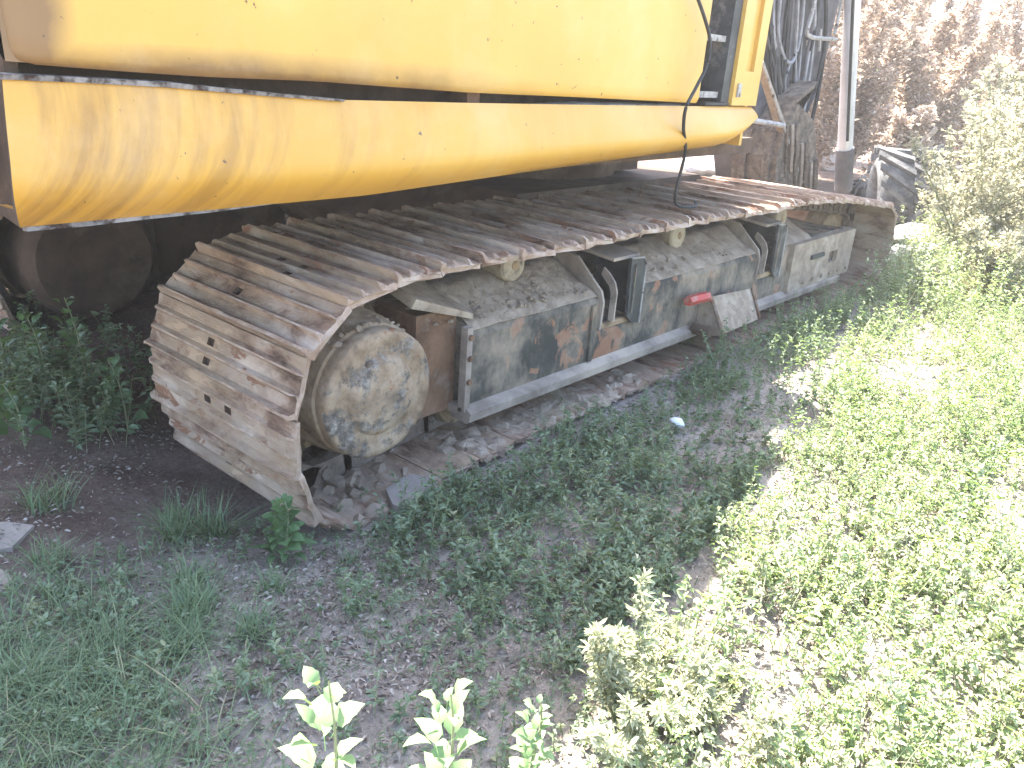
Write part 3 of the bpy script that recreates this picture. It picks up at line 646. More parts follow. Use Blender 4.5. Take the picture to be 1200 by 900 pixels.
# recess: side wall, rungs
bm = bmesh.new(); box(bm, 3.425, 3.45, 0.10, 0.235, 1.25, 1.74); part('recess_post', bm, 'black', bev=0.003)
bm = bmesh.new(); box(bm, 3.665, 3.735, 0.105, 0.235, 1.245, 1.75); part('recess_post', bm, 'bracket', bev=0.004)
for z0 in (1.262, 1.500, 1.70):
    bm = bmesh.new(); box(bm, 3.452, 3.664, 0.125, 0.16, z0, z0 + 0.026); part('recess_rung', bm, 'trim', bev=0.003)
bm = bmesh.new(); box(bm, 3.50, 3.72, 0.09, 0.125, 1.232, 1.244); part('recess_sill', bm, 'black')
# front pillar
bm = bmesh.new(); holed_plate(bm, 3.742, 3.995, 1.232, 1.76, 3.83, 3.915, 1.385, 1.755, 0.088, 0.018)
part('front_pillar', bm, 'yellow')
bm = bmesh.new(); box(bm, 3.77, 3.80, 0.078, 0.087, 1.27, 1.33); part('faded_sticker', bm, 'trim')
bm = bmesh.new(); box(bm, 3.742, 3.99, 0.13, 0.95, 1.74, 1.78); box(bm, 3.965, 3.99, 0.13, 0.95, 1.04, 1.74); part('tool_box', bm, 'yellow')
# hood, counterweight, cab (above and beside the picture; they shade the ground)
bm = bmesh.new(); loft_x(bm, [(0.70, [(0.28, 1.06), (0.17, 2.34), (0.30, 2.40), (2.0, 2.40), (2.0, 1.06)]), (2.4, [(0.28, 1.06), (0.17, 2.34), (0.30, 2.40), (2.0, 2.40), (2.0, 1.06)]), (3.0, [(0.28, 1.06), (0.17, 1.93), (0.30, 1.97), (2.0, 2.1), (2.0, 1.06)]), (3.42, [(0.28, 1.06), (0.17, 1.76), (0.30, 1.79), (2.0, 1.9), (2.0, 1.06)])])
part('engine_hood', bm, 'yellow')
bm = bmesh.new(); ar = [(0.46, 0.22), (0.30, 0.36), (0.16, 0.8), (0.10, 1.52), (0.16, 2.24), (0.30, 2.68), (0.46, 2.82)]
a = [bm.verts.new((x, y, 1.02)) for x, y in ar]; b = [bm.verts.new((x, y, 2.1)) for x, y in ar]
bm.faces.new(a); bm.faces.new(b[::-1])
for i in range(7): bm.faces.new((a[i], a[(i + 1) % 7], b[(i + 1) % 7], b[i]))
part('counterweight', bm, 'yellow', bev=0.03)
bm = bmesh.new(); prism(bm, [(2.5, 1.07), (4.25, 1.07), (4.35, 1.9), (4.1, 3.0), (2.6, 3.0), (2.45, 2.0)], 2.02, 2.88); cb = part('cab', bm, 'yellow', bev=0.03)
bm = bmesh.new(); prism(bm, [(2.65, 1.95), (4.2, 1.95), (4.0, 2.85), (2.72, 2.85)], 2.012, 2.02); part('cab_window', bm, 'black', cb)
bm = bmesh.new(); prism(bm, [(2.65, 1.95), (4.2, 1.95), (4.0, 2.85), (2.72, 2.85)], 2.882, 2.89); part('cab_window', bm, 'black', cb)
# boom above the frame, dipper arm, bucket, ram
bm = bmesh.new(); prism(bm, [(4.1, 1.15), (4.4, 1.1), (5.2, 2.7), (6.0, 3.35), (7.1, 3.35), (7.2, 3.1), (7.35, 3.3), (7.2, 3.65), (6.0, 3.8), (5.0, 3.3), (3.9, 1.5)], 1.35, 1.70); part('boom', bm, 'yellow', bev=0.01)
YA = 1.22
bm = bmesh.new()
prism(bm, [(6.2, 2.7), (6.10, 1.9), (6.25, 1.3), (6.55, 0.78), (6.72, 0.45), (6.86, 0.42), (7.02, 0.62), (7.25, 0.95), (7.50, 1.27), (7.55, 1.7), (7.62, 2.2), (7.70, 3.3), (7.1, 3.4), (6.5, 3.1)], YA, YA + 0.42)
arm = part('dipper_arm', bm, 'boom', bev=0.012)
def hz(pts, r, nm='hydraulic_hose', mat='hose', par=None, y=YA - 0.05):
    bm = bmesh.new(); P = catmull([un(a, b, y) for a, b in pts], 6); tube(bm, P, r, 6); return part(nm, bm, mat, par or arm, smooth=True)
hz([(918, -30), (912, 30), (917, 62), (926, 74), (934, 60), (940, 25), (944, -30)], 0.014)
hz([(932, 70), (930, 100), (929, 130), (926, 150)], 0.010)
hz([(926, 74), (920, 95), (922, 118), (928, 135)], 0.012)
hz([(936, -20), (934, 30), (932, 70), (934, 110)], 0.014)
hz([(960, -30), (953, 10), (946, 36), (950, 43), (962, 45), (980, 46)], 0.018, 'steel_pipe', 'trim')
hz([(962, 34), (960, 60)], 0.013, 'steel_pipe', 'trim')
hz([(990, -30), (984, 12), (978, 40)], 0.016, 'steel_pipe', 'trim')
hz([(905, 30), (903, 80), (911, 120), (920, 160), (922, 200)], 0.014, mat='black')
hz([(925, -20), (921, 60), (917, 110), (924, 160)], 0.016, mat='black')
hz([(948, 60), (940, 110), (932, 150), (926, 190)], 0.016)
hz([(965, 60), (955, 105), (938, 150), (928, 195)], 0.014, mat='black')
rh = random.Random(12)
for k in range(16):
    x0 = 900 + k * 4.4 + rh.uniform(-3, 3); x1 = 915 + k * 1.6 + rh.uniform(-6, 6); mid = rh.uniform(-12, 5)
    hz([(x0, -30), (x0 + mid * 0.6 - 2, 35), ((x0 + x1) / 2 + mid, 95 + rh.uniform(-15, 15)), (x1 + rh.uniform(-4, 4), 160 + rh.uniform(-10, 25))], rh.uniform(0.010, 0.019), mat=('black', 'boom', 'hose')[rh.choice((0, 0, 1, 1, 2))], y=YA - 0.03 - 0.02 * rh.random())
for p in ((946, 50), (972, 54), (962, 74), (945, 72)):
    bm = bmesh.new(); c = un(*p, YA - 0.012); tube(bm, [c, c + Vector((0, 0.02, 0))], 0.022, 8); part('bolt', bm, 'trim', arm)
# bucket: curved shell, cheek and ear
bm = bmesh.new(); yb0 = 1.0
BX = 0.33
arc = [(6.55, 1.30), (6.25, 1.18), (6.08, 0.98), (6.03, 0.78), (6.08, 0.55), (6.25, 0.30), (6.5, 0.12), (6.9, 0.03), (7.25, 0.02)]; arc = [(x + BX, z) for x, z in arc]
prism(bm, arc + [(x + 0.03, z + 0.05) for x, z in arc[::-1]], yb0, yb0 + 0.36); bk = part('bucket', bm, 'bucket', bev=0.006)
bm = bmesh.new(); prism(bm, arc[1:] + [(7.45, 0.12), (7.25, 0.62), (6.95, 1.05)], yb0 - 0.02, yb0); part('bucket_cheek', bm, 'bucket', bk)
for k in range(2):
    bm = bmesh.new(); q = arc[2:7]; prism(bm, [(x - 0.03, z - 0.01) for x, z in q] + [(x, z) for x, z in q[::-1]], yb0 + 0.03 + k * 0.2, yb0 + 0.09 + k * 0.2); part('wear_strip', bm, 'bucket', bk)
for k in range(9):
    bm = bmesh.new(); c = Vector((6.42 + 0.085 * k, yb0 - 0.03, 1.02 - 0.05 * k + 0.06 * (k % 3))); tube(bm, catmull([c, c + Vector((0.04, -0.01, -0.15)), c + Vector((0.10, 0.0, -0.30)), c + Vector((0.16, 0.012, -0.40 + 0.04 * (k % 2)))], 3), [0.012 + 0.008 * ((k * 7 + j * 3) % 3) for j in range(10)], 5); part('mud_ridge', bm, ['bucket', 'mud', 'bucket'][k % 3], bk)
bm = bmesh.new(); a, b = un(893, 72, 0.99), un(940, 216, 0.99); d = (b - a).normalized(); nn = Vector((-d.z, 0, d.x))
q = [a - nn * 0.01, b - nn * 0.05, b + nn * 0.06, a + nn * 0.02]; vs = [bm.verts.new(p) for p in q]; vb = [bm.verts.new(p + Vector((0, 0.05, 0))) for p in q]
bm.faces.new(vs); bm.faces.new(vb[::-1])
for i in range(4): bm.faces.new((vs[i], vb[i], vb[(i + 1) % 4], vs[(i + 1) % 4]))
part('link_plate', bm, 'mud', bk)
bm = bmesh.new(); tube(bm, [un(893, 72, 0.98) , un(940, 214, 0.98)], 0.012, 6); part('link_edge', bm, 'trim', bk)
bm = bmesh.new(); a, b = un(880, 141, 0.97), un(918, 147, 0.97); tube(bm, [a, b], 0.02, 8); part('bucket_pin', bm, 'trim', bk)
a, b = un(1003, -80, 1.1), un(990, 178, 1.1); e = un(988, 222, 1.1)
bm = bmesh.new(); tube(bm, [a, b], 0.068, 20); ram = part('hydraulic_cylinder', bm, 'chrome', smooth=True, angle=50)
bm = bmesh.new(); tube(bm, [b + (a - b) * 0.02, e], 0.082, 16); part('cylinder_end', bm, 'boom', ram, smooth=True, angle=50)
bm = bmesh.new(); tube(bm, [un(1003, -80, 1.0), un(993, 165, 1.0)], 0.014, 8); part('cylinder_pipe', bm, 'black', ram, smooth=True)
# hanging cable: rests on the track and hangs over the panel
cab_pts = [un(814, -12, 0.04), un(826, 22, 0.04), un(832, 48, 0.035), un(829, 75, 0.03), un(816, 102, 0.025), un(804, 126, 0.02), un(801, 150, 0.04), un(803, 178, 0.08)]
p = cab_pts[-1]; cab_pts += [Vector((p.x + 0.0, 0.10, 0.85)), Vector((p.x + 0.06, 0.11, 0.79)), Vector((p.x + 0.2, 0.10, 0.778)), Vector((p.x + 0.30, 0.16, 0.782))]
bm = bmesh.new(); tube(bm, catmull(cab_pts, 8), 0.0075, 8)
cb_ = fin('cable', bm, 'black', smooth=True); tag(cb_, 'loose black cable hanging down over the yellow side onto the track', 'cable')

# thin volume added to imitate veiling glare
bm = bmesh.new(); box(bm, -60, 60, -60, 60, -3.2, 4.6); HZ = fin('glare_veil', bm, 'tyre'); HZ.data.materials.clear()
hm = bpy.data.materials.new('glare veil volume'); hm.use_nodes = True; hn = hm.node_tree; hn.nodes.remove(hn.nodes['Principled BSDF'])
pv_ = hn.nodes.new('ShaderNodeVolumePrincipled'); pv_.inputs['Color'].default_value = (1.0, 0.95, 0.90, 1); pv_.inputs['Density'].default_value = 0.0042; pv_.inputs['Anisotropy'].default_value = 0.35
hn.links.new(pv_.outputs[0], hn.nodes['Material Output'].inputs['Volume']); HZ.data.materials.append(hm); HZ['kind'] = 'stuff'

# ================================================================== VEGETATION
def rotm(az, tilt, roll):
    """arrays -> rotation matrices mapping local x (leaf axis) ; z up"""
    ca, sa = np.cos(az), np.sin(az); ct, st_ = np.cos(tilt), np.sin(tilt); cr, sr = np.cos(roll), np.sin(roll)
    X = np.stack([ca * ct, sa * ct, st_], -1)
    Yh = np.stack([-sa, ca, 0 * ca], -1); Zh = np.cross(X, Yh)
    Y = Yh * cr[:, None] + Zh * sr[:, None]; Z = np.cross(X, Y)
    return X, Y, Z
class Soup:
    def __init__(s): s.co = []; s.f = []; s.v = []; s.n = 0
    def leaves(s, P, az, tilt, roll, L, Wd, val, fold=0.25, droop=0.25):
        """six-vertex folded leaves (4 triangles) from base points P"""
        X, Y, Z = rotm(az, tilt, roll); L = L[:, None]; Wd = Wd[:, None]
        b = P; m1 = P + X * L * 0.38; t = P + X * L - Z * L * droop * 0.9
        l = m1 + Y * Wd * 0.5 + Z * Wd * fold; r = m1 - Y * Wd * 0.5 + Z * Wd * fold
        l2 = P + X * L * 0.72 + Y * Wd * 0.34 + Z * (Wd * fold - L * droop * 0.35); r2 = P + X * L * 0.72 - Y * Wd * 0.34 + Z * (Wd * fold - L * droop * 0.35)
        co = np.stack([b, l, l2, t, r2, r], 1); n = len(P)
        base = s.n + np.arange(n)[:, None] * 6
        f = np.concatenate([base + np.array([0, 1, 2]), base + np.array([0, 2, 3]), base + np.array([0, 3, 4]), base + np.array([0, 4, 5])])
        s.co.append(co.reshape(-1, 3)); s.f.append(f); s.v.append(np.repeat(val, 6)); s.n += n * 6
    def blades(s, P, az, lean, H, Wd, val, curl=0.6, seg=3):
        n = len(P); dirx = np.stack([np.cos(az), np.sin(az), 0 * az], -1); side = np.stack([-np.sin(az), np.cos(az), 0 * az], -1)
        pts = []
        for k in range(seg + 1):
            u = k / seg
            c = P + dirx * (H * (lean * u + curl * u * u * lean))[:, None] + np.array([0, 0, 1.0]) * (H * (u - 0.35 * lean * u * u))[:, None]
            wv = (Wd * (1 - u ** 1.5) * 0.5)[:, None]
            if k < seg: pts += [c - side * wv, c + side * wv]
            else: pts += [c]
        co = np.stack(pts, 1); m = 2 * seg + 1; base = s.n + np.arange(n)[:, None] * m; fs = []
        for k in range(seg - 1):
            a = 2 * k; fs += [base + np.array([a, a + 1, a + 3]), base + np.array([a, a + 3, a + 2])]
        a = 2 * (seg - 1); fs.append(base + np.array([a, a + 1, a + 2]))
        s.co.append(co.reshape(-1, 3)); s.f.append(np.concatenate(fs)); s.v.append(np.repeat(val, m)); s.n += n * m
    def sticks(s, A, B, r0, r1, val):
        """thin three sided stalks"""
        n = len(A); d = B - A; d /= np.linalg.norm(d, axis=1)[:, None] + 1e-9
        ref = np.where(np.abs(d[:, 2:3]) > 0.9, np.array([[1.0, 0, 0]]), np.array([[0, 0, 1.0]])); u = np.cross(d, ref); u /= np.linalg.norm(u, axis=1)[:, None] + 1e-9; w_ = np.cross(d, u)
        pts = []
        for (Q, rr) in ((A, r0), (B, r1)):
            for k in range(3):
                a = 2 * math.pi * k / 3; pts.append(Q + (u * math.cos(a) + w_ * math.sin(a)) * (rr[:, None] if hasattr(rr, '__len__') else rr))
        co = np.stack(pts, 1); base = s.n + np.arange(n)[:, None] * 6; fs = []
        for k in range(3):
            j = (k + 1) % 3; fs += [base + np.array([k, j, 3 + j]), base + np.array([k, 3 + j, 3 + k])]
        s.co.append(co.reshape(-1, 3)); s.f.append(np.concatenate(fs)); s.v.append(np.repeat(val, 6)); s.n += n * 6
    def mesh(s, name, mat):
        me = bpy.data.meshes.new(name); raw_mesh(me, np.concatenate(s.co), np.concatenate(s.f), np.clip(np.concatenate(s.v), 0, 1)); me.materials.append(M[mat]); return me
    def obj(s, name, mat, parent=None, **k):
        o = link(name, s.mesh(name, mat), parent); tag(o, **k); return o
U = lambda a, b, n: rng.uniform(a, b, n)
TAU = 2 * math.pi
def herbs(s, st, XY, hmin, hmax, nl, lsize, lw=0.42, valbase=0.4, vv=0.25, spread=0.35, basez=None):
    """many small upright plants; leaves along leaning stems"""
    n = len(XY); H = U(hmin, hmax, n); az = U(0, TAU, n); lean = U(0.05, spread * 1.6, n)
    Z0 = hgt(XY[:, 0], XY[:, 1]) if basez is None else basez
    B = np.column_stack([XY, Z0]); T = B + np.column_stack([np.cos(az) * lean * H, np.sin(az) * lean * H, H])
    if st is not None: st.sticks(B, T, 0.0016, 0.0008, U(0.2, 0.8, n))
    pv = valbase + rng.normal(0, vv * 0.6, n) + 0.22 * (patchy(XY[:, 0], XY[:, 1], 2.1, 5) - 0.5)
    idx = np.repeat(np.arange(n), nl); m = len(idx); u = rng.uniform(0.12, 1.0, m) ** 0.8
    P = B[idx] + (T - B)[idx] * u[:, None]
    L = lsize * U(0.6, 1.35, m) * (1.15 - 0.45 * u)
    s.leaves(P, U(0, TAU, m), U(-0.25, 0.95, m), U(-0.7, 0.7, m), L, L * lw * U(0.8, 1.3, m), pv[idx] + rng.normal(0, vv * 0.5, m))
def scatter(n, x0, x1, y0, y1, f):
    X = U(x0, x1, n); Y = U(y0, y1, n); k = U(0, 1, n) < f(X, Y); return np.column_stack([X[k], Y[k]])
def G(X, Y, cx, cy, sx, sy): return np.exp(-((X - cx) / sx) ** 2 - ((Y - cy) / sy) ** 2)
def patchy(X, Y, s=3.0, ph=0):
    return 0.5 + 0.5 * np.sin(X * s + 1.3 * np.sin(Y * s * 0.9 + ph) + ph) * np.sin(Y * s * 1.3 + 1.1 * np.sin(X * s * 0.7) + 2 * ph)
def edge(X):  # measured shadow edge (y); the sun-brightened leaf colour starts beyond it
    return np.interp(X, [0.8, 1.2, 1.7, 2.1, 2.6, 3.1, 3.6, 4.6, 6.0, 7.5, 9], [-1.35, -1.12, -1.02, -0.92, -0.86, -0.72, -0.66, -0.36, 0.02, 0.25, 0.5])
offtrack = lambda X, Y: ~((X > 1.2) & (X < 6.5) & (Y > -0.02) & (Y < 0.86)) & ~((X > 1.2) & (X < 6.5) & (Y > 2.18) & (Y < 3.2))

# sunny carpet
S1 = Soup(); ST = Soup()
def f_sun(X, Y):
    d = edge(X) + 0.05 * np.sin(X * 9) - Y
    return np.where((d > 0) & offtrack(X, Y), np.clip(0.35 + d * 5, 0, 1) * (0.25 + 0.75 * patchy(X, Y, 4)) * (0.6 + 0.4 * patchy(X, Y, 11, 3)), 0)
herbs(S1, ST, scatter(14000, 0.9, 4.0, -2.6, 0, f_sun), 0.04, 0.13, 12, 0.022, 0.42, 0.55, 0.3)
herbs(S1, ST, scatter(1700, 1.0, 2.8, -2.2, -0.9, f_sun), 0.06, 0.24, 18, 0.024, 0.42, 0.6, 0.3)
herbs(S1, ST, scatter(12000, 4.0, 8.5, -2.8, 0.6, f_sun), 0.05, 0.16, 9, 0.028, 0.45, 0.5, 0.25)
herbs(S1, None, scatter(9000, 8.5, 16, -3.5, 4.5, lambda X, Y: (Y < 0.3 + (X - 8.5) * 0.1) * 0.9), 0.08, 0.25, 6, 0.06, 0.5, 0.6, 0.25)
P = scatter(9000, 0.9, 7, -2.6, 0.3, f_sun); n = len(P)
S1.blades(np.column_stack([P, hgt(P[:, 0], P[:, 1])]), U(0, TAU, n), U(0.1, 0.9, n), U(0.05, 0.17, n), U(0.002, 0.004, n), U(0.3, 1, n))
def f_gap(X, Y): return f_sun(X, Y) * (patchy(X, Y, 2.3, 4) > 0.55)
herbs(S1, ST, scatter(1500, 1.0, 4.5, -2.4, -0.8, f_gap), 0.10, 0.26, 26, 0.013, 0.3, 0.85, 0.2)
herbs(S1, ST, scatter(1600, 3.0, 8.0, -2.4, 0.2, f_gap), 0.12, 0.34, 20, 0.022, 0.3, 0.8, 0.25)
P = scatter(700, 1.0, 8, -2.6, 0.2, f_sun); n = len(P); B0 = np.column_stack([P, hgt(P[:, 0], P[:, 1])]); S1.sticks(B0, B0 + np.column_stack([U(-.08, .08, n), U(-.08, .08, n), U(0.1, 0.3, n)]), 0.0022, 0.001, U(0.85, 1.0, n))
herbs(S1, ST, scatter(2600, 5.6, 10.5, -2.2, 0.7, lambda X, Y: np.where(Y < edge(X) - 0.05, 0.3 + 0.7 * patchy(X, Y, 3, 2), 0)), 0.2, 0.5, 26, 0.032, 0.35, 0.75, 0.25)
herbs(S1, ST, scatter(2600, 2.6, 6.8, -2.6, 0.0, lambda X, Y: f_sun(X, Y) * (patchy(X, Y, 3.3, 1) > 0.4)), 0.12, 0.32, 24, 0.024, 0.38, 0.42, 0.3)
S1.obj('sunny_weed_carpet', 'herb_lit', label='green weeds in sun-brightened colour covering the sunny ground right of the machine', cat='weeds', kind='stuff')

# shaded greenery
S2 = Soup()
def f_shade(X, Y):
    d = (edge(X) + 0.03) - Y
    g = 0.9 * G(X, Y, 2.15, -0.80, 0.55, 0.16) + 0.95 * G(X, Y, 5.0, -0.16, 0.75, 0.22) + 0.35 * G(X, Y, 1.75, -0.25, 0.22, 0.18) + 0.3 * G(X, Y, 2.4, -0.25, 0.5, 0.12) + 0.4 * G(X, Y, 3.6, -0.2, 0.5, 0.12) + 0.04
    g = g * (0.1 + 1.2 * patchy(X, Y, 7, 1) ** 1.5)
    return np.where((d < 0) & (Y < -0.04) & (X > 1.35), g * 0.85 + 0.06, 0)
herbs(S2, ST, scatter(9000, 1.35, 3.6, -1.15, -0.03, f_shade), 0.03, 0.11, 13, 0.024, 0.40, 0.45, 0.3)
herbs(S2, ST, scatter(6000, 3.6, 6.4, -0.75, 0.0, f_shade), 0.05, 0.24, 14, 0.024, 0.45, 0.45, 0.25)
herbs(S2, ST, scatter(4200, 0.3, 1.6, -1.15, 0.3, lambda X, Y: 0.10 + 0.35 * G(X, Y, 1.45, -0.85, 0.35, 0.25) + 0.5 * G(X, Y, 0.62, 0.0, 0.2, 0.25) + 0.5 * G(X, Y, 0.45, -0.3, 0.2, 0.3)), 0.02, 0.07, 9, 0.017, 0.42, 0.5, 0.25)
herbs(S2, ST, scatter(300, 1.45, 2.7, -0.6, -0.08, lambda X, Y: patchy(X, Y, 8, 3) > 0.62), 0.08, 0.19, 22, 0.026, 0.4, 0.5, 0.25)
herbs(S2, ST, scatter(260, 0.5, 1.4, -0.9, 0.1, lambda X, Y: patchy(X, Y, 9, 1) > 0.72), 0.05, 0.12, 18, 0.022, 0.4, 0.55, 0.25)
# under and behind the machine, left
herbs(S2, ST, scatter(800, 0.7, 1.6, 0.95, 2.3, lambda X, Y: 0.15 + G(X, Y, 1.1, 1.5, 0.2, 0.4)), 0.06, 0.30, 16, 0.032, 0.5, 0.35, 0.25)
herbs(S2, ST, scatter(4000, 0.3, 3.0, 3.1, 7.0, lambda X, Y: 0.8 + 0 * X), 0.15, 0.55, 10, 0.05, 0.5, 0.4, 0.3)
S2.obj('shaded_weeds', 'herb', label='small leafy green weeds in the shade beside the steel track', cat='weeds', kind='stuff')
ST.obj('weed_stalks', 'stem', label='thin stalks of the low weeds around the machine', cat='weeds', kind='stuff')

# grass in the lower left and tufts
S3 = Soup()
def grass(P, h0, h1, w0=0.002, w1=0.0045, lean=1.0):
    n = len(P)
    if n: S3.blades(np.column_stack([P, hgt(P[:, 0], P[:, 1]) - 0.003]), U(0, TAU, n), U(0.1, lean, n), U(h0, h1, n), U(w0, w1, n), np.clip(rng.normal(0.45, 0.22, n), 0, 1), 0.9, 4)
grass(scatter(11000, 0.22, 0.95, -0.75, 0.25, lambda X, Y: G(X, Y, 0.42, -0.22, 0.24, 0.36) * (0.4 + 0.6 * patchy(X, Y, 14))), 0.04, 0.13, 0.0018, 0.004, 1.3)
grass(scatter(12000, 0.3, 1.5, -1.2, 0.3, lambda X, Y: 0.08 + 0.4 * patchy(X, Y, 7)), 0.01, 0.05, 0.0015, 0.003, 1.3)
grass(scatter(9000, 1.3, 4.2, -1.1, -0.05, lambda X, Y: 0.10 + 0.6 * patchy(X, Y, 6, 2)), 0.01, 0.06, 0.0015, 0.004, 1.2)
for (px, py, r_, n, h) in ((228, 720, 0.06, 260, 0.10), (205, 620, 0.04, 110, 0.13), (250, 610, 0.05, 150, 0.16), (205, 600, 0.04, 70, 0.14), (300, 745, 0.05, 130, 0.09), (70, 700, 0.03, 60, 0.08), (545, 560, 0.05, 120, 0.09), (665, 480, 0.06, 130, 0.12), (790, 400, 0.1, 160, 0.16), (640, 500, 0.05, 80, 0.1), (410, 640, 0.03, 50, 0.05), (60, 590, 0.08, 120, 0.12), (215, 755, 0.05, 170, 0.10), (225, 680, 0.04, 120, 0.10), (320, 690, 0.03, 80, 0.09), (60, 660, 0.05, 130, 0.1), (560, 700, 0.05, 90, 0.05), (120, 760, 0.06, 160, 0.12), (30, 800, 0.06, 160, 0.12), (430, 720, 0.06, 60, 0.04), (350, 560, 0.02, 40, 0.08), (620, 600, 0.08, 120, 0.07)):
    c = uz(px, py); a = U(0, TAU, n); rr = r_ * np.sqrt(U(0, 1, n)); P = np.column_stack([c.x + rr * np.cos(a), c.y + rr * np.sin(a)]); grass(P, h * 0.4, h, 0.002, 0.005, 1.0)
S3.obj('grass_tufts', 'grass', label='thin green grass blades and tufts in the shade', cat='grass', kind='stuff')

# leaf litter and chips
S4 = Soup()
P = scatter(130000, 0.2, 4.4, -1.35, 2.0, lambda X, Y: np.where(offtrack(X, Y), np.clip(0.25 + 0.9 * G(X, Y, 1.15, -0.45, 0.5, 0.45) + 0.25 * patchy(X, Y, 5) - 0.25 * (Y > 0.3), 0, 1) * np.clip(1.15 - 0.22 * X, 0.25, 1), 0))
n = len(P); L = U(0.006, 0.022, n)
S4.leaves(np.column_stack([P, hgt(P[:, 0], P[:, 1]) + U(0.0, 0.014, n)]), U(0, TAU, n), U(-0.2, 0.5, n), U(-0.5, 0.5, n), L, L * U(0.18, 0.5, n), np.clip(rng.normal(0.45, 0.2, n), 0, 1), 0.3, 0.5)
S4.obj('leaf_litter', 'litter', label='grey dead leaves and chips strewn over the bare soil', cat='leaf litter', kind='stuff')
# pebbles
def pebbles():
    n = 2600; P = scatter(n, 0.2, 3.0, -1.1, 1.9, lambda X, Y: np.where(offtrack(X, Y), 0.7 + 0 * X, 0)); n = len(P)
    oc = np.array([[1, 0, 0], [-1, 0, 0], [0, 1, 0], [0, -1, 0], [0, 0, 0.7], [0, 0, -0.6]], float); fc = np.array([[0, 2, 4], [2, 1, 4], [1, 3, 4], [3, 0, 4], [2, 0, 5], [1, 2, 5], [3, 1, 5], [0, 3, 5]])
    s = (U(0.0025, 0.009, n) ** 1)[:, None, None]; V = oc[None] * s * U(0.6, 1.3, (n, 6, 1)); a = U(0, TAU, n); c_, s_ = np.cos(a)[:, None], np.sin(a)[:, None]
    V = np.stack([V[..., 0] * c_ - V[..., 1] * s_, V[..., 0] * s_ + V[..., 1] * c_, V[..., 2]], -1)
    V += np.column_stack([P, hgt(P[:, 0], P[:, 1]) + 0.003])[:, None, :]
    f = (np.arange(n)[:, None, None] * 6 + fc[None]).reshape(-1, 3)
    me = bpy.data.meshes.new('pebbles'); raw_mesh(me, V.reshape(-1, 3), f, np.repeat(U(0.2, 0.9, n), 6)); me.materials.append(M['litter']); return me
tag(link('pebbles', pebbles()), 'small stones scattered on the shaded bare soil', 'pebbles', kind='stuff')

# ---- individual broadleaf weeds with leaves as parts
def leaf_mesh(seed, mat, wide=0.62, teeth=0.08):
    rnd = random.Random(seed); bm = bmesh.new(); n = 7; L = []; Rr = []; C_ = []
    for k in range(n + 1):
        u = k / n; wv = wide * 0.5 * (math.sin(math.pi * u ** 0.72) ** 0.85) * (1 + (teeth if k % 2 else -teeth)) if 0 < k < n else 0
        z = 0.10 * math.sin(u * math.pi) - 0.22 * u * u
        C_.append((u, 0, z)); L.append((u + 0.02, wv, z + wv * 0.28 + rnd.uniform(-.01, .01))); Rr.append((u + 0.02, -wv, z + wv * 0.28 + rnd.uniform(-.01, .01)))
    c = [bm.verts.new(p) for p in C_]; l = [bm.verts.new(p) for p in L[1:-1]]; r_ = [bm.verts.new(p) for p in Rr[1:-1]]
    for side, fl in ((l, 1), (r_, 0)):
        for k in range(n):
            a, b = c[k], c[k + 1]; s0 = side[k - 1] if k > 0 else None; s1 = side[k] if k < n - 1 else None
            q = [v for v in (a, b, s1, s0) if v is not None]
            bm.faces.new(q if not fl else q[::-1])
    q = [bm.verts.new(p) for p in ((-0.45, 0.014, -0.16), (-0.45, -0.014, -0.16), (0.01, -0.014, 0.0), (0.01, 0.014, 0.0))]; bm.faces.new(q)
    me = bpy.data.meshes.new('leaf'); bm.to_mesh(me); 
    v = [0.35 + 0.4 * abs(x.co.y) + rnd.uniform(0, 0.25) for x in bm.verts]; bm.free()
    at = me.attributes.new('v', 'FLOAT', 'POINT'); at.data.foreach_set('value', np.array(v, np.float32)); me.materials.append(M[mat])
    me.polygons.foreach_set('use_smooth', [True] * len(me.polygons)); return me
LM = [leaf_mesh(i, 'broad', w_) for i, w_ in enumerate((0.85, 0.65, 0.5, 0.75))]
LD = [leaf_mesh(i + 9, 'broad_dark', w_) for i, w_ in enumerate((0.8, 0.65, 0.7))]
def broadleaf(base, tip, nleaf, size, label, leaves=LM, seed=0, group=None, big=(), cat='weed'):
    rnd = random.Random(seed); base = Vector(base); tip = Vector(tip)
    base.z = float(hgt(np.array([base.x]), np.array([base.y]))[0])
    root = empty('broadleaf_weed', base); tag(root, label, cat, group)
    d = tip - base; s = Soup(); pts = [Vector((0, 0, 0)) + d * u + Vector((0.02 * math.sin(u * 3), 0.01 * math.sin(u * 5), 0)) for u in np.linspace(0, 1, 7)]
    A = np.array([list(p) for p in pts[:-1]]); B = np.array([list(p) for p in pts[1:]])
    s.sticks(A, B, np.linspace(0.006, 0.0025, 6), np.linspace(0.0055, 0.002, 6), np.full(6, 0.6))
    link('stem', s.mesh('stem', 'stem'), root)
    for k in range(nleaf):
        u = 0.10 + 0.9 * (k + rnd.random() * 0.6) / nleaf; p = d * u; a = k * 2.4 + rnd.uniform(-.4, .4)
        sz = size * (1.3 - 0.85 * u) * rnd.uniform(0.75, 1.25); stalk = sz * 0.42
        t = rnd.uniform(0.1, 0.6) + 0.5 * u
        m = Matrix.Translation(p + Vector((math.cos(a) * stalk, math.sin(a) * stalk, stalk * 0.25))) @ Matrix.Rotation(a, 4, 'Z') @ Matrix.Rotation(-t, 4, 'Y') @ Matrix.Rotation(rnd.uniform(-.5, .5), 4, 'X') @ Matrix.Scale(sz, 4)
        o = link('leaf', rnd.choice(leaves), root, mw=m)
        s2 = None
    return root
GW = 'broad leaved weeds in sun at the bottom of the picture'
def tipped(px, py, y): return un(px, py, y)
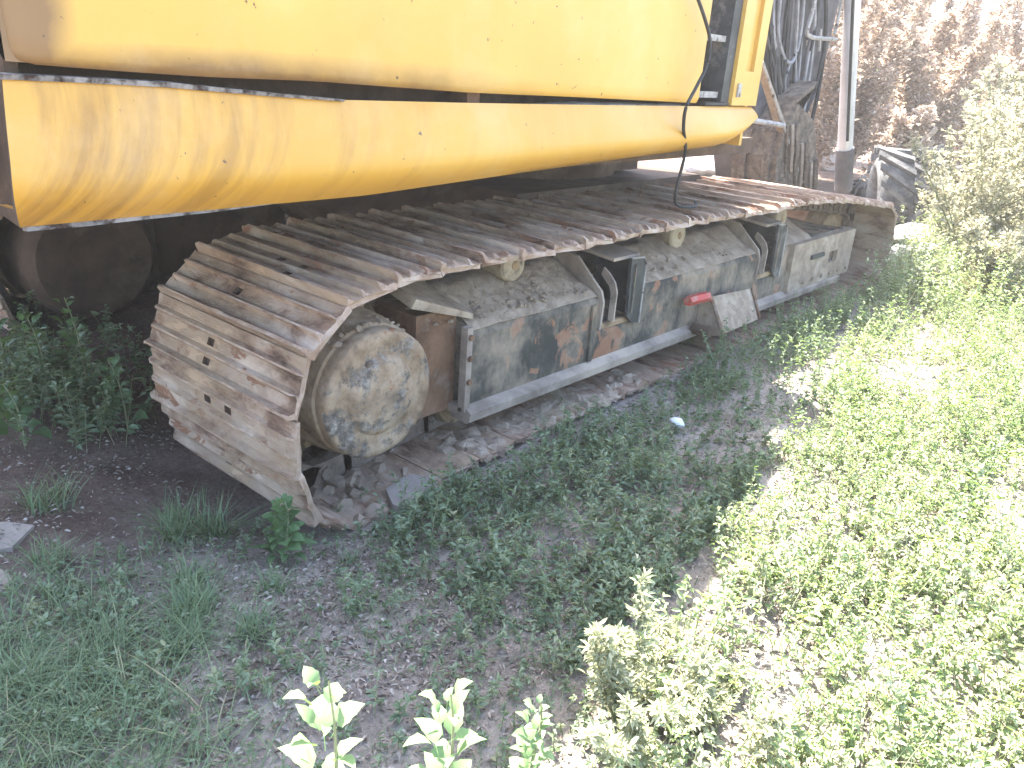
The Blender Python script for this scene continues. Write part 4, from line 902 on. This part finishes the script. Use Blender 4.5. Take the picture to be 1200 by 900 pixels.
for (px, py, bx, by, yy, nl, sz, lab, sd) in (
    (378, 795, 395, 960, -1.03, 34, 0.072, 'broad leaved weed catching sun, leftmost of the three at the bottom edge', 1),
    (522, 812, 528, 990, -1.08, 32, 0.066, 'broad leaved weed catching sun, middle of the three at the bottom edge', 2),
    (628, 822, 612, 1000, -1.12, 44, 0.040, 'slender small leaved weed in sun, right of the two broad leaved ones', 3)):
    t = un(px, py, yy); b = un(bx, by, yy); b = Vector((t.x + (b.x - t.x) * 0.3, yy, 0)); broadleaf(b, t, nl, sz, lab, seed=sd, group=GW)
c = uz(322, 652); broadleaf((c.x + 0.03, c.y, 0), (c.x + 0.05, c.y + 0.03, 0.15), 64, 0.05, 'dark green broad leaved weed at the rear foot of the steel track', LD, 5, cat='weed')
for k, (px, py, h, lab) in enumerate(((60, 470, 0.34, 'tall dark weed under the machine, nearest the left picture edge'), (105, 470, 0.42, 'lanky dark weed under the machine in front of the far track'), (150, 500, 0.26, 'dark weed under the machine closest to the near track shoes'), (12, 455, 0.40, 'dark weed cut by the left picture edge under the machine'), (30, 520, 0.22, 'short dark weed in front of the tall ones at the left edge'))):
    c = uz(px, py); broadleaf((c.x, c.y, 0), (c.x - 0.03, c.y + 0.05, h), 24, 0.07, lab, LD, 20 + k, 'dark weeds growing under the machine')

# ---- feathery sunlit clump bottom middle and other big pale weeds
def bushy(name, base, tips, label, group=None, mat='pale_weed', smat='stem', leaf=0.028, lw=0.3, per=60, twig=0.05, cat='weed', zfix=True, seed=0):
    global rng
    keep = rng; rng = np.random.default_rng(seed)
    base = Vector(base)
    if zfix: base.z = float(hgt(np.array([base.x]), np.array([base.y]))[0])
    root = empty(name, base); tag(root, label, cat, group)
    s = Soup(); st = Soup()
    for t in tips:
        t = Vector(t) - base; n = 8; off = np.array([rng.uniform(-.05, .05), rng.uniform(-.05, .05), 0])
        us = np.linspace(0, 1, n + 1); pts = np.array([[t.x * u ** 1.3, t.y * u ** 1.3, t.z * u] for u in us]) + off * (np.sin(us * math.pi))[:, None] * t.length
        kr = 0.0085 if name == 'dry_shrub' else 0.006
        st.sticks(pts[:-1], pts[1:], np.linspace(1, 0.45, n) * kr * (0.4 + t.length), np.linspace(0.95, 0.4, n) * kr * (0.4 + t.length), np.full(n, rng.uniform(0.3, 0.9)))
        m = int(per * (0.5 + t.length)); u = U(0.12, 1, m) ** 0.75; i = np.clip((u * n).astype(int), 0, n - 1); fr = (u * n - i)[:, None]
        P0 = pts[i] * (1 - fr) + pts[i + 1] * fr; a = U(0, TAU, m); tw = twig * (1.25 - u) * U(0.3, 1.3, m)
        P1 = P0 + np.column_stack([np.cos(a) * tw, np.sin(a) * tw, tw * U(0.1, 1.2, m)])
        st.sticks(P0, P1, 0.0012 * (0.6 + t.length), 0.0007, U(0.2, 0.9, m))
        k = 6; idx = np.repeat(np.arange(m), k); q = U(0.1, 1.05, m * k)[:, None]; P = P0[idx] * (1 - q) + P1[idx] * q
        L = leaf * U(0.5, 1.3, m * k)
        s.leaves(P, a[idx] + rng.normal(0, 0.9, m * k), U(-0.4, 1.2, m * k), U(-0.9, 0.9, m * k), L, L * lw * U(0.8, 1.3, m * k), rng.normal(0.5, 0.25, m * k))
    link('foliage', s.mesh('foliage', mat), root); link('stem', st.mesh('stem', smat), root)
    rng = keep; return root
def tipset(bx, by, pix, y0):
    return [un(a, b, y0 + dy) for a, b, dy in pix]
FW = 'pale feathery weeds in the sunny foreground'
def fan(pix, y0, dy, rnd): return [un(a + rnd.uniform(-12, 12), b + rnd.uniform(-8, 8), y0 + rnd.uniform(-dy, dy)) for a, b in pix for _ in range(2)]
rr_ = random.Random(3)
bushy('feathery_weed', (1.30, -1.12, 0), [un(752, 680, -1.05)] + fan([(703, 742), (735, 735), (785, 730), (770, 770), (745, 790)], -1.08, 0.04, rr_), 'pale feathery weed catching full sun at the bottom middle of the picture', FW, leaf=0.021, per=95, twig=0.045, seed=31, lw=0.26, mat='feather')
bushy('feathery_weed', (1.42, -1.26, 0), fan([(820, 765), (855, 795), (795, 810), (880, 790), (840, 840), (770, 840)], -1.22, 0.05, rr_), 'pale bushy weed just right of the tallest feathery one in the foreground', FW, leaf=0.023, per=90, twig=0.05, seed=32, lw=0.28, mat='feather')
bushy('feathery_weed', (1.22, -1.22, 0), fan([(730, 830), (700, 860), (760, 870), (800, 880)], -1.2, 0.04, rr_), 'low feathery weed beneath the tallest one at the bottom edge', FW, leaf=0.021, per=90, twig=0.045, seed=37, lw=0.28, mat='feather')
bushy('feathery_weed', (1.38, -1.42, 0), fan([(905, 835), (960, 830), (1010, 850), (930, 885)], -1.38, 0.04, rr_), 'low pale feathery weed by the bottom edge, right of the clump', FW, leaf=0.024, per=80, twig=0.06, seed=33, lw=0.3, mat='feather')
bushy('leafy_weed', (1.75, -1.62, 0), [un(1150, 660, -1.5), un(1185, 640, -1.5), un(1190, 700, -1.5), un(1120, 760, -1.5)], 'leafy green weed at the right edge of the foreground', None, 'broad', 'stem', 0.05, 0.5, 34, 0.07, seed=34)
bushy('leafy_weed', (2.2, -1.45, 0), [un(1185, 500, -1.35), un(1200, 520, -1.35), un(1170, 560, -1.35)], 'darker green weed at the right picture edge halfway up', None, 'herb', 'stem', 0.045, 0.5, 40, 0.06, seed=35)
bushy('leafy_weed', (1.55, -1.66, 0), [un(1130, 850, -1.55), un(1180, 830, -1.55), un(1060, 880, -1.52)], 'sunlit leafy weed in the bottom right corner', None, 'broad', 'stem', 0.045, 0.5, 34, 0.06, seed=36)

# ---- background: tall weeds to the right, dried shrubs, tuft
GP = 'tall pale weeds behind the sunny ground'
def tall(x, y, h, sd, label, mat='pale_weed', smat='stem', leaf=0.055, spread=0.25, nt_=5, per=60, twig=0.14, name='tall_weed', group=GP, cat='weed'):
    r_ = random.Random(sd)
    tips = [(x + r_.uniform(-1, 1) * spread * h, y + r_.uniform(-1, 1) * spread * h, h * r_.uniform(0.65, 1.05)) for _ in range(nt_)]
    return bushy(name, (x, y, 0), tips, label, group, mat, smat, leaf, 0.4, per, twig, cat, seed=sd)
tl = [(1128, 330, 1.45, 'tallest pale grey green weed standing right of the old tyre'), (1165, 300, 1.5, 'pale weed at the right edge in front of the dry shrubs'), (1195, 330, 1.15, 'bushy pale weed touching the right picture edge'),
      (1105, 290, 0.75, 'pale weed leaning over the rubble beside the tyre'), (1150, 350, 0.55, 'low pale weed in front of the tall weeds by the dry tuft'), (1190, 280, 1.7, 'pale weed behind the others at the right edge'), (1215, 345, 1.5, 'tall pale weed half outside the right picture edge in front of the others'), (1235, 310, 1.9, 'tallest pale weed behind the one cut by the right picture edge'), (1175, 262, 1.7, 'high pale weed rising over the weeds in front of the dry thicket'), (1140, 275, 1.35, 'pale weed between rubble and dry shrubs')]
for k, (px, py, h, lab) in enumerate(tl):
    c = uz(px, py); tall(c.x, c.y, h, 60 + k, lab, leaf=0.042 if h > 1 else 0.034, nt_=14, per=36, spread=0.42, twig=0.17)
c = uz(1158, 352); s = Soup(); n = 420; a = U(0, TAU, n); rr = 0.16 * np.sqrt(U(0, 1, n))
s.blades(np.column_stack([rr * np.cos(a), rr * np.sin(a), 0 * a]), a, U(0.1, 1.0, n), U(0.1, 0.36, n), U(0.004, 0.008, n), U(0, 1, n), 0.5, 3)
o = s.obj('dry_tuft', 'straw', label='dry straw coloured grass tuft among the weeds on the right', cat='grass tuft'); o.location = (c.x, c.y, 0)
GD = 'dried brown shrubs behind the yard'
names = ['rust brown', 'pale tan', 'brown', 'light tan']
k = 0
for (x, y, h) in ((10.2, 2.2, 2.5), (10.8, 3.0, 2.8), (11.4, 2.2, 2.7), (12.2, 3.2, 3.2), (12.0, 1.6, 2.6), (12.8, 2.3, 3.1), (13.6, 3.6, 3.4), (13.2, 0.9, 2.6), (11.8, 4.2, 3.3), (14.4, 1.6, 3.0), (10.2, 1.3, 1.1), (15.2, 2.6, 2.9), (14.4, 0.2, 2.4), (16, 4.4, 3.6)):
    px = None
    lab = ('dried %s shrub ' % names[k % 4]) + ['directly right of the pale hydraulic cylinder', 'behind the dark dipper arm', 'standing behind the old tyre', 'rising tallest behind the cylinder', 'over the sticks right of the tyre', 'at the middle of the dry thicket', 'at the back of the thicket behind the arm', 'low behind the pale weeds', 'seen between arm and cylinder', 'under the white sky on the right', 'low at the foot of the thicket by the tyre', 'far back under the bright sky', 'behind the weeds at the right edge', 'farthest behind the machine arm'][k]
    tall(x, y, h, 90 + k, lab, 'dry', 'dry_stem', 0.062, 0.25, 12, 85, 0.24, 'dry_shrub', GD, 'shrub'); k += 1
# greener growth seen under the machine body and far scrub on every side
S5 = Soup()
def mound(cx, cy, r_, h, n, ls, v0):
    a = U(0, TAU, n); rr = r_ * np.sqrt(U(0, 1, n)); z = h * U(0, 1, n) * np.sqrt(np.clip(1 - (rr / r_) ** 2, 0.05, 1)); L = ls * U(0.6, 1.4, n)
    S5.leaves(np.column_stack([cx + rr * np.cos(a), cy + rr * np.sin(a), z]), U(0, TAU, n), U(-0.5, 1, n), U(-1, 1, n), L, L * 0.5, v0 + rng.normal(0, 0.25, n))
for i in range(70):
    a = i / 70 * TAU; d = rng.uniform(20, 34); mound(2 + d * math.cos(a), d * math.sin(a), rng.uniform(2, 4), rng.uniform(1.4, 3.2), 700, 0.28, rng.uniform(0.2, 0.7))
for (x, y) in ((9, 6.5), (12, 7.5), (7, 8), (15, 6)): mound(x, y, 0.9, 0.8, 900, 0.07, 0.3)
S5.obj('far_scrub', 'herb', label='far off scrub closing the view behind the yard', cat='scrub', kind='stuff')

# ---- rubble, tyre, sticks, slabs
def rock(name, loc, size, label, mat='rock', seed=0, group=None, flat=0.7, cat='stone', rot=0):
    rnd = random.Random(seed); bm = bmesh.new(); bmesh.ops.create_icosphere(bm, subdivisions=3, radius=1)
    off = Vector((seed * 3.1, 7, 2))
    planes = [(Vector((rnd.uniform(-1, 1), rnd.uniform(-1, 1), rnd.uniform(-0.6, 1))).normalized(), rnd.uniform(0.55, 0.85)) for _ in range(8)]
    for v in bm.verts:
        for pn, d in planes:
            e = v.co.dot(pn) - d
            if e > 0: v.co -= pn * e * 0.9
        v.co *= 1 + 0.10 * noise.noise(v.co * 3 + off)
        v.co = Vector((v.co.x * size[0], v.co.y * size[1], v.co.z * size[2]))
    o = fin(name, bm, mat, smooth=True, angle=28); o.location = loc; o.rotation_euler = (rnd.uniform(-.2, .2), rnd.uniform(-.2, .2), rot); tag(o, label, cat, group); return o
GR = 'pale rubble by the front of the track'
for k, (px, py, s_, lab) in enumerate(((1062, 283, (0.36, 0.22, 0.11), 'largest pale concrete lump just beyond the front of the track'), (1078, 300, (0.22, 0.16, 0.08), 'pale flat lump in front of the largest concrete piece'), (1052, 306, (0.12, 0.12, 0.10), 'small dark sided lump touching the front track shoes'),
        (1024, 226, (0.26, 0.40, 0.17), 'rounded white lump between cylinder foot and tyre'), (965, 200, (0.35, 0.3, 0.22), 'grey white boulder left of the cylinder foot'), (1100, 290, (0.18, 0.2, 0.10), 'pale lump half hidden in weeds below the tyre'), (830, 205, (0.5, 0.5, 0.22), 'bleached heap seen below the yellow body'), (1090, 262, (0.2, 0.15, 0.1), 'shadowed stone under the side of the tyre'))):
    c = uz(px, py); rock('rubble_stone', (c.x, c.y, s_[2] * 0.6), s_, lab, seed=k + 1, group=GR, rot=k * 1.1)
c = uz(948, 196); rock('rubble_stone', (c.x, c.y, 0.25), (0.34, 0.25, 0.22), 'dark stone seen between dipper arm and cylinder', 'tyre', 21, GR)
c = uz(1178, 190); rock('rubble_stone', (c.x - 3, c.y, 0.4), (0.6, 0.4, 0.4), 'dark lump added for the shade among weeds at the right edge', 'boom', 22, GR)  # dark lump put where only shade shows between the weeds
def tyre(loc, rot, label, Rr=0.52, Wt=0.40, seed=0):
    root = empty('old_tyre', loc); root.rotation_euler = rot; tag(root, label, 'tyre', 'old tyres dumped past the machine')
    bm = bmesh.new(); h = Wt / 2
    lathe_y(bm, [(Rr * 0.55, -h * 0.75), (Rr * 0.62, -h * 0.95), (Rr * 0.8, -h * 1.05), (Rr * 0.93, -h * 0.95), (Rr * 0.985, -h * 0.75), (Rr, 0), (Rr * 0.985, h * 0.75), (Rr * 0.93, h * 0.95), (Rr * 0.8, h * 1.05), (Rr * 0.62, h * 0.95), (Rr * 0.55, h * 0.75), (Rr * 0.55, -h * 0.75)], 40)
    me_o = fin('tyre_casing', bm, 'tyre', root, smooth=True, angle=50)
    lug = bmesh.new(); box(lug, -0.030, 0.030, -0.005, h * 1.04, -0.01, 0.06)
    for v in lug.verts: v.co.x += v.co.y * 0.8; v.co.z -= 0.10 * max(0, v.co.y / h - 0.6) * 0.6
    lm = bpy.data.meshes.new('tread_lug'); bmesh.ops.recalc_face_normals(lug, faces=lug.faces); lug.to_mesh(lm); lug.free(); lm.materials.append(M['tyre'])
    for k in range(36):
        a = TAU * k / 36; m = Matrix.Rotation(a, 4, 'Y') @ Matrix.Translation((0, 0, Rr - 0.005))
        if k % 2: m = m @ Matrix.Rotation(math.pi, 4, 'Z')
        link('tread_lug', lm, root, mw=m)
    return root
c = ux(1062, 226, 9.3); tyre((9.3, c.y, 0.24), (R(-6), R(10), R(26)), 'big dusty lugged tyre lying tilted beyond the front of the track', 0.48, 0.62)
c = uz(1092, 272); tyre((c.x, c.y, 0.12), (R(82), R(4), R(15)), 'dark tyre lying flat in front of the big tilted one', 0.40, 0.24)
c = uz(1052, 236); tyre((c.x + 0.4, c.y + 0.2, 0.14), (R(70), R(8), R(60)), 'half hidden tyre slumped behind the big tilted one', 0.48, 0.28)
c = ux(1135, 175, 11.5); tyre((11.5, c.y, 0.30), (R(70), 0, R(-20)), 'dark tyre lying flat far back beneath the dry shrubs', 0.5, 0.3)
for k, (a, b, lab) in enumerate((((1052, 198), (1098, 150), 'pale stick leaning highest against the dry shrubs'), ((1062, 204), (1094, 165), 'second pale stick parallel under the highest one'), ((1112, 232), (1180, 165), 'long pale stick leaning among the weeds at right'))):
    p0, p1 = ux(*a, 10.6), ux(*b, 10.9); p0.z = max(0.02, p0.z - 0.15); bm = bmesh.new(); tube(bm, catmull([p0, p0.lerp(p1, 0.5) + Vector((0.02, 0.03, 0.02)), p1], 5), 0.028, 6)
    tag(fin('stick', bm, 'wood', smooth=True), lab, 'stick', 'bleached sticks in the rubble')
bm = bmesh.new(); tube(bm, [uz(1040, 345), uz(1088, 306, 0.08)], 0.014, 5); tag(fin('stick', bm, 'wood'), 'thin pale twig lying beside the front track shoes', 'stick', 'bleached sticks in the rubble')
def slab(name, pix, z, t, label, mat='slab', cat='slab', seed=1):
    rnd = random.Random(seed); bm = bmesh.new(); P = [uz(a, b, z) for a, b in pix]
    a = [bm.verts.new(p + Vector((0, 0, rnd.uniform(-.003, .003)))) for p in P]; b = [bm.verts.new(p - Vector((0, 0, t))) for p in P]; n = len(P)
    bm.faces.new(a); bm.faces.new(b[::-1])
    for i in range(n): bm.faces.new((a[i], b[i], b[(i + 1) % n], a[(i + 1) % n]))
    tag(fin(name, bm, mat, bev=0.004), label, cat); 
slab('flat_stone', [(452, 572), (480, 555), (512, 560), (515, 578), (478, 597), (460, 590)], -0.03, 0.03, 'small pale flat stone lying beneath the hub at the track foot', seed=3)
slab('flat_stone', [(375, 598), (400, 575), (470, 560), (500, 590), (440, 628), (415, 634)], -0.070, 0.03, 'broad dusty slab held in the rear bend of the track', seed=4)
slab('flat_stone', [(-40, 612), (12, 612), (40, 616), (14, 642), (-40, 650)], 0.02, 0.03, 'grey slab lying at the left edge on dark soil', seed=5)
slab('flat_stone', [(-40, 662), (-5, 664), (16, 676), (4, 690), (-40, 695)], 0.012, 0.03, 'small brown slab below the grey one at the left edge', 'frame_dusty', seed=6)
c = uz(793, 500); rock('white_scrap', (c.x, c.y, 0.02), (0.03, 0.036, 0.022), 'crumpled white scrap lying in the weeds beside the track', 'rag', 41, cat='scrap')
c = uz(868, 665); rock('clod', (c.x, c.y, 0.012), (0.03, 0.03, 0.02), 'brown clod among the weeds where shade turns to sun', 'mud', 42, cat='clod')
bpy.context.view_layer.update()
